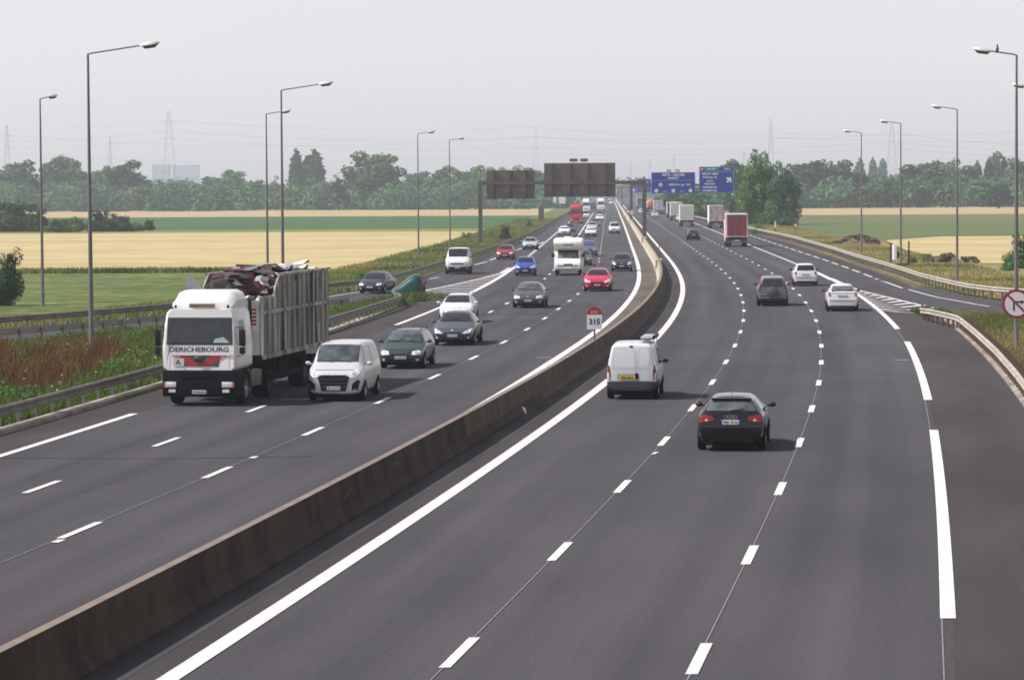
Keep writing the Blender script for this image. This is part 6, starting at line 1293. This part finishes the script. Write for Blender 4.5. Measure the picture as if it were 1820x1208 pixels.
# understorey that closes the tree lines: one mass
lob = []; r = random.Random(5)
for i in range(230):
    px = r.uniform(-60, 1000); Y = r.uniform(1090, 1200); X = at(px, 350, Y)[0]; s = r.uniform(4, 8); lob.append((X, Y, r.uniform(1, 6), s, s, s * .8))
for i in range(190):
    px = r.uniform(1320, 1900); Y = r.uniform(1050, 1180); X = at(px, 350, Y)[0]; s = r.uniform(4, 8); lob.append((X, Y, r.uniform(1, 7), s, s, s * .8))
for i in range(60):
    Y = r.uniform(640, 1050); X = RX(Y, r.uniform(19, 30)); s = r.uniform(2, 4.5); lob.append((X, Y, r.uniform(.5, 3), s, s, s))
o = link('undergrowth', leaf_mesh('undergrowth', lob, 60000, .95, LEAF_B, 9)); tag(o, 'dense undergrowth closing the foot of the far tree lines', 'undergrowth', kind='stuff')
lob = []
for i in range(420):
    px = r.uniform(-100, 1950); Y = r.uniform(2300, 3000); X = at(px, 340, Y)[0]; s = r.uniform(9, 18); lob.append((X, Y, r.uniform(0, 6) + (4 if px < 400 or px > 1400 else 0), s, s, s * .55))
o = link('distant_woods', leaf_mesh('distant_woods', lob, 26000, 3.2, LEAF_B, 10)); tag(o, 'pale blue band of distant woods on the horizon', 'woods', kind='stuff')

# soil heaps
def heap(px, py, wpx, h, label, seed):
    X, Y = ground(px, py); w = wpx / CF * Y / 2; b = MB(); n = 26; rr = random.Random(seed); off = [(rr.uniform(-.75, .75), rr.uniform(-.6, .6), rr.uniform(.16, .34), rr.uniform(.35, .8)) for _ in range(16)]
    for i in range(n + 1):
        for j in range(n + 1):
            u, v = i / n * 2 - 1, j / n * 2 - 1; z = max(0, sum(a * math.exp(-((u - x) ** 2 + (v - y) ** 2) / s ** 2 * 2) for x, y, s, a in off) * min(1, (1 - u * u) * 1.6) * min(1, (1 - v * v) * 1.6)); b.v.append((u * w, v * w * .8, min(z, 1.25) * h * .62 + rr.uniform(-.13, .13) * (z > .08) - .02))
    for i in range(n):
        for j in range(n): b.f.append((i * (n + 1) + j, (i + 1) * (n + 1) + j, (i + 1) * (n + 1) + j + 1, i * (n + 1) + j + 1)); b.mi.append(0)
    o = b.build('soil_heap', mat('heap_soil', (.085, .062, .048), .95, col2=(.15, .12, .10), scale=1.2, detail=8, bump=.5), None, True, recalc=False); o.location = (X, Y, 0); tag(o, label, 'soil heap', 'soil heaps on the right verge'); return o
def debris(px, py, wpx, h, seed, root):
    X, Y = ground(px, py); w = wpx / CF * Y / 2; r = random.Random(seed); lb_ = []
    for i in range(34): u = r.uniform(-.95, .95); s = r.uniform(.10, .22) * w; lb_.append((u * w, r.uniform(-.5, .5) * w, max(.05, h * .42 * (1 - u * u) * r.uniform(.3, 1.2)), s, s, s * .45))
    m_ = leafm('dead_brush', (.055, .038, .030), (.19, .145, .11), .05); o = link('brushwood', leaf_mesh('brushwood', lb_, 2600, .16, m_, seed), root); o['kind'] = 'stuff'; return o
debris(1523, 434, 84, 2.0, 3, heap(1523, 434, 84, .85, 'larger brown soil heap behind the nearest-trees lamp', 3)); debris(1695, 467, 90, 1.6, 4, heap(1695, 467, 90, .7, 'smaller soil heap behind the lamp above the rail end', 4))

# grasses and weeds
def blades(name, pts, hs_, wd, mats, mi, seed, lean=.35, label=None):
    g = np.random.default_rng(seed); n = len(pts); P_ = np.array(pts); a = g.uniform(0, math.pi, n); l = g.normal(size=(n, 2)) * lean * hs_[:, None]
    dx = np.stack([np.cos(a), np.sin(a)], 1) * (wd * g.uniform(.6, 1.4, n))[:, None]
    V = np.zeros((n, 3, 3)); V[:, 0, :2] = P_ - dx; V[:, 1, :2] = P_ + dx; V[:, 2, :2] = P_ + l; V[:, 2, 2] = hs_; V[:, :2, 2] = -.03
    me = bpy.data.meshes.new(name); me.vertices.add(3 * n); me.vertices.foreach_set('co', V.ravel()); me.loops.add(3 * n); me.loops.foreach_set('vertex_index', np.arange(3 * n)); me.polygons.add(n); me.polygons.foreach_set('loop_start', np.arange(n) * 3); me.polygons.foreach_set('loop_total', np.full(n, 3)); me.polygons.foreach_set('material_index', mi)
    me.update(); t_ = me.attributes.new('tone', 'FLOAT', 'POINT'); t_.data.foreach_set('value', np.repeat(np.clip(g.normal(.5, .28, n), 0, 1), 3).astype(np.float32))
    for m in mats: me.materials.append(m)
    o = link(name, me); tag(o, label, 'grass', kind='stuff'); return o
B_G = leafm('blade_green', (.040, .085, .012), (.125, .195, .034), .35); B_Y = leafm('blade_straw', (.20, .165, .065), (.36, .30, .13), .35); B_R = leafm('blade_dock', (.080, .032, .014), (.21, .095, .040), .3); B_O = leafm('blade_olive', (.095, .11, .024), (.20, .20, .060), .35); B_D = leafm('blade_dark', (.022, .055, .008), (.065, .125, .022), .35)
def npoise(x, y, s): return math.sin(x * s + 1.3 * math.sin(y * s * .7)) * math.cos(y * s * .8 + 1.7 * math.sin(x * s * .6))
def scatter(n, Ya, Yb, lo, hi, seed, pick, hfn, wd, mats, name, label, lean=.35):
    g = np.random.default_rng(seed); pts = []; hh = []; mi = []
    while len(pts) < n:
        y = g.uniform(Ya, Yb); a, b_ = lo(y), hi(y)
        if b_ <= a: continue
        x = g.uniform(a, b_); k = pick(x, y, g)
        if k is None: continue
        pts.append((x, y)); mi.append(k); hh.append(hfn(x, y, k, g))
    return blades(name, pts, np.array(hh), wd, mats, mi, seed, lean, label)
lmid = lambda y: float(np.interp(y, [105, 126, 140.5, 146, 151, 158, 176, 190], [-40, -29.4, -22.9, -20.8, -18.9, -16.6, -10.3, -6.8]))
lob = []; r = random.Random(31)
for i in range(170):
    y = r.uniform(98, 176); a = lmid(y) if y > 105 else -40; a = max(a, -.175 * y); b_ = RX(y, -17.0)
    if b_ <= a: continue
    x = r.uniform(a, b_)
    if npoise(x, y, .5) < -.2 and y < 134: continue
    s = r.uniform(.25, .7); lob.append((x, y, s * .4, s, s, s * r.uniform(.5, .9)))
for y in np.arange(84, 112, .9): lob.append((RX(float(y), -16.5), float(y), .1, .4, .6, .22))
for y in np.arange(172, 200, 1.2): lob.append((-10.0 + (float(y) - 175) * .17 + r.uniform(0, 2.2), float(y), .1, .5, .5, .35))
o = link('weed_clumps', leaf_mesh('weed_clumps', lob, 26000, .055, LEAF_L, 77)); tag(o, 'leafy weed clumps on the island and under the near left guard rail', 'weeds', kind='stuff')
lob = []; r = random.Random(77)
for i in range(60):
    y = r.uniform(100, 150); x = r.uniform(max(lmid(y), -.17 * y), RX(y, -17.0)); lob.append((x, y, r.uniform(.35, .8), .06, .06, .04))
o = link('white_flowers', leaf_mesh('white_flowers', lob, 260, .028, mat('petal_white', (.55, .55, .42), .8), 5)); tag(o, 'small white flower heads among the island weeds', 'flowers', kind='stuff')
def pk(x, y, g):
    q = npoise(x, y, .55) + g.normal() * .35
    red = (y < 134 + 5 * math.sin(x * 1.3)) and y > 106 and x < -15.6
    if red and q + .8 * npoise(x, y, 1.3) - max(0, (x + 19) * .22) > -.35 and g.random() < .62: return 2
    return 0 if q > .2 else 3 if q > -.5 else 1 if q < -1.0 else 4
scatter(110000, 84, 190, lambda y: max(lmid(y) if y > 100 else -60, -.18 * y - 5), lambda y: RX(y, -16.0 if y < 150 else -16.6), 3, pk, lambda x, y, k, g: (g.uniform(.45, .95) if k == 2 else g.uniform(.15, .5)) * (.55 if x > RX(y, -17.2) else 1), .022, [B_G, B_Y, B_R, B_O, B_D], 'tall_weeds', 'tall green weeds and reddish dock on the island left of the near guard rail')
scatter(9000, 84, 187, lambda y: RX(y, -16.3 if y < 110 else -16.9), lambda y: RX(y, -15.95 if y < 110 else -16.5), 4, lambda x, y, g: (0 if g.random() > .3 else 4) if npoise(x, y, .35) > -.1 or y > 170 else None, lambda x, y, k, g: g.uniform(.12, .42), .04, [B_G, B_Y, B_R, B_O, B_D], 'weeds', 'green weeds growing under the near left guard rail')
lou = lambda y: float(np.interp(y, [p[1] for p in Lr], [p[0] for p in Lr]))
def pv(x, y, g):
    q = npoise(x, y, .12) + .5 * npoise(x, y, .4) + g.normal() * .3; return 0 if q > .5 else 3 if q > -.1 else 1 if q > -.55 else 4
scatter(90000, 150, 700, lambda y: max(lou(y) - (9 if y > 240 else 6), -.17 * y), lambda y: lou(y) - .3, 5, pv, lambda x, y, k, g: g.uniform(.12, .40) * (1 + .4 * (y > 300)), .055, [B_G, B_Y, B_R, B_O, B_D], 'verge_grass', 'rough grass on the verge beyond the exit ramp rail')
rou = lambda y: float(np.interp(y, [172, 180, 187, 195, 203, 220, 246, 286, 325, 392, 425, 470, 560, 690], [38, 33, 29.9, 29, 29, 29.2, 30.4, 31.8, 33.5, 36, 36.7, 37.4, 38.6, 41.2]))
def pr(x, y, g):
    q = npoise(x, y, .2) + .5 * npoise(x, y, .6) + g.normal() * .4; return 1 if q > -.15 else 3 if q > -.8 else 0
scatter(70000, 176, 640, lambda y: rou(y) + .5, lambda y: min(RX(y, 26), .175 * y), 6, pr, lambda x, y, k, g: g.uniform(.08, .28), .05, [B_G, B_Y, B_R, B_O, B_D], 'verge_grass', 'dry straw coloured grass on the verge beyond the entry ramp rail')
scatter(60000, 50, 170, lambda y: RX(y, 14.9), lambda y: min(.18 * y + 7, 24.5 + max(0, (168 - y)) * .45), 7, pr, lambda x, y, k, g: g.uniform(.08, .30), .03, [B_G, B_Y, B_R, B_O, B_D], 'dry_weeds', 'dry brown weeds on the nose right of the near right guard rail')
scatter(1600, 166, 172, lambda y: 21.9, lambda y: 23.4, 8, lambda x, y, g: 4 if g.random() > .5 else 0, lambda x, y, k, g: g.uniform(.1, .35), .05, [B_G, B_Y, B_R, B_O, B_D], 'weeds', 'green tuft at the curved end of the near right guard rail')
g_ = np.random.default_rng(12)
scatter(2600, 180, 197, lambda y: -9.6 + (y - 180) * .18, lambda y: RX(y, -16.7) if y < 192 else -5.2, 13, lambda x, y, g: 3 if g.random() > .6 else 0, lambda x, y, k, g: g.uniform(.2, .65), .05, [B_G, B_Y, B_R, B_O, B_D], 'weeds', 'bright weeds around the foot of the green nose cushion')
scatter(5000, 264, 271, lambda y: -44, lambda y: -19, 14, lambda x, y, g: 4 if npoise(x, 0, .5) + g.normal() * .3 > -.2 else 3, lambda x, y, k, g: g.uniform(.15, .5), .08, [B_G, B_Y, B_R, B_O, B_D], 'field_margin', 'strip of tall weeds along the near edge of the wheat')

# ------------------------------------------------------------------ pylons, cables, far buildings
PST = mat('hazed_pylon_steel', (.42, .44, .48), .6, .2)  # distance haze worked into the steel colour
def pylon(px, py_top, Y, label, arms=2, wpx=18, var=0):
    X, Z = at(px, py_top, Y); H = Z; hw = wpx / CF * Y / 2; root = tag(empty('pylon', (X, Y, 0)), label, 'pylon', 'electricity pylons on the horizon'); k = 10; t = .00005 * Y
    wz = lambda z: hw * (1 - z / H) ** .9 * .95 + hw * .13
    b = MB()
    zs = [H * (1 - (1 - i / k) ** 1.25) for i in range(k + 1)]
    for sx in (-1, 1):
        for sy in (-1, 1): b.tube([(sx * wz(z), sy * wz(z), z) for z in zs], t, t * .6, 4, cap=False)
    for z0, z1 in zip(zs, zs[1:]):
        for s in (-1, 1):
            b.tube([(-wz(z0), s * wz(z0), z0), (wz(z1), s * wz(z1), z1)], t * .5, n=3, cap=False); b.tube([(wz(z0), s * wz(z0), z0), (-wz(z1), s * wz(z1), z1)], t * .5, n=3, cap=False)
            b.tube([(s * wz(z0), -wz(z0), z0), (s * wz(z1), wz(z1), z1)], t * .5, n=3, cap=False)
        b.tube([(-wz(z1), -wz(z1), z1), (wz(z1), -wz(z1), z1)], t * .5, n=3, cap=False)
    b.build('lattice_tower', PST, root, recalc=False)
    hs2 = {1: (.80,), 2: (.70, .86), 3: (.60, .74, .88)}[arms]
    for h in hs2:
        aw = hw * (1.5 if var == 0 else .8); z = H * h; c = MB(); c.tube([(-aw, 0, z), (0, 0, z + H * .012), (aw, 0, z)], t * .8, n=4); c.tube([(-aw, 0, z), (0, 0, z + H * .05), (aw, 0, z)], t * .6, n=4)
        for s in (-1, 1): c.tube([(s * aw, 0, z), (s * aw, 0, z - H * .03)], t * .7, n=4)
        c.build('cross_arm', PST, root, recalc=False)
    return root
pylon(300, 197, 2000, 'tallest pylon, left of the twin lamp posts', 2, 26, 1); pylon(12, 222, 2100, 'pylon at the left frame edge', 2, 14, 1); pylon(195.5, 243, 2300, 'small dark pylon right of the lamp post in the weeds', 2, 9)
pylon(952, 225, 1900, 'pylon between the two brown sign backs', 2, 14, 1); pylon(1370, 210, 1900, 'tall narrow pylon above the birch clump', 2, 14, 1); pylon(1585, 217, 2000, 'broad pylon left of the lamp between the dark posts', 2, 22)
pylon(1322, 266, 2600, 'small pylon right of the exit sign', 2, 7); pylon(1198, 272, 2800, 'faint pylon above the METZ-CENTRE sign', 2, 8, 1); pylon(1121, 286, 3000, 'faintest pylon above the gantry beam', 1, 7, 1); pylon(1155, 282, 3000, 'faint pylon left of the METZ-CENTRE sign', 1, 7, 1)
def cable(pts, Y, label, rad=.085):
    b = MB(); P_ = [(at(x, y, Y)[0], Y, at(x, y, Y)[1]) for x, y in pts]; b.tube(P_, rad, n=4, cap=False); o = b.build('power_cable', PST, None, recalc=False); tag(o, label, 'power cable', 'power cables across the sky')
def sag(knots, s=7):
    o = []
    for (x0, y0), (x1, y1) in zip(knots, knots[1:]):
        for i in range(12): t = i / 12; o.append((x0 + (x1 - x0) * t, y0 + (y1 - y0) * t + 4 * s * t * (1 - t) * min(1, abs(x1 - x0) / 500)))
    return o + [knots[-1]]
cable(sag([(-150, 228), (300, 214), (952, 226), (1370, 236), (2000, 222)], 10), 1950, 'topmost cable, passing near the peak of the tallest pylon')
cable(sag([(-150, 246), (300, 232), (952, 243), (1370, 246), (1580, 235), (2000, 258)], 12), 1950, 'second cable from the top')
cable(sag([(-150, 228), (12, 240), (420, 259), (952, 244), (1370, 244), (2000, 250)], 5), 1960, 'cable crossing just above the small dark pylon')
cable(sag([(-150, 262), (12, 271), (420, 288), (952, 272), (1370, 271), (1580, 263), (2000, 285)], 5), 1960, 'lowest cable, close above the tree tops')
cable(sag([(-150, 262), (300, 246), (952, 262), (1585, 252), (2000, 268)], 9), 1955, 'middle cable, level with the arms of the tallest pylon')
bl = mat('hazed_building', (.60, .64, .70), .95, spec=.05)  # wall tone brought close to the haze, its veil put into the colour
for (x0, x1, yt, Y, l) in ((270, 300, 292, 3100, 'hazy tall building left of the tallest pylon foot'), (305, 352, 293, 3150, 'hazy wide building right of the tallest pylon foot')):
    X0, Z = at(x0, yt, Y); X1 = at(x1, yt, Y)[0]; r = tag(empty('building', ((X0 + X1) / 2, Y, 0)), l, 'building', 'hazy buildings on the horizon'); w = (X1 - X0) / 2
    wb = MB().box(-w, w, 0, 14, 0, Z).build('wall', bl, r); MB().box(-w * .5, w * .1, 4, 9, Z, Z + 3).build('roof_housing', bl, r)
    for k in range(4): MB().box(-w * .92, w * .92, -.05, 0, Z * (.25 + .17 * k), Z * (.31 + .17 * k)).build('window_band', mat('hazed_window', (.55, .59, .65), .9), r)  # window bands paled with the same painted haze

# ------------------------------------------------------------------ haze
hz = MB().box(-1500, 1500, -30, 3400, -1.2, 76).build('haze', mat('haze_air')); tag(hz, kind='stuff'); hz['label'] = 'pale summer haze in the air over the motorway'; hz['category'] = 'haze'
m = _m['haze_air']; n = m.node_tree; n.nodes.remove(n.nodes['Principled BSDF']); pv_ = n.nodes.new('ShaderNodeVolumePrincipled'); pv_.inputs['Color'].default_value = (.82, .89, 1, 1); pv_.inputs['Density'].default_value = .00018; pv_.inputs['Anisotropy'].default_value = .2
n.links.new(pv_.outputs[0], n.nodes['Material Output'].inputs['Volume'])
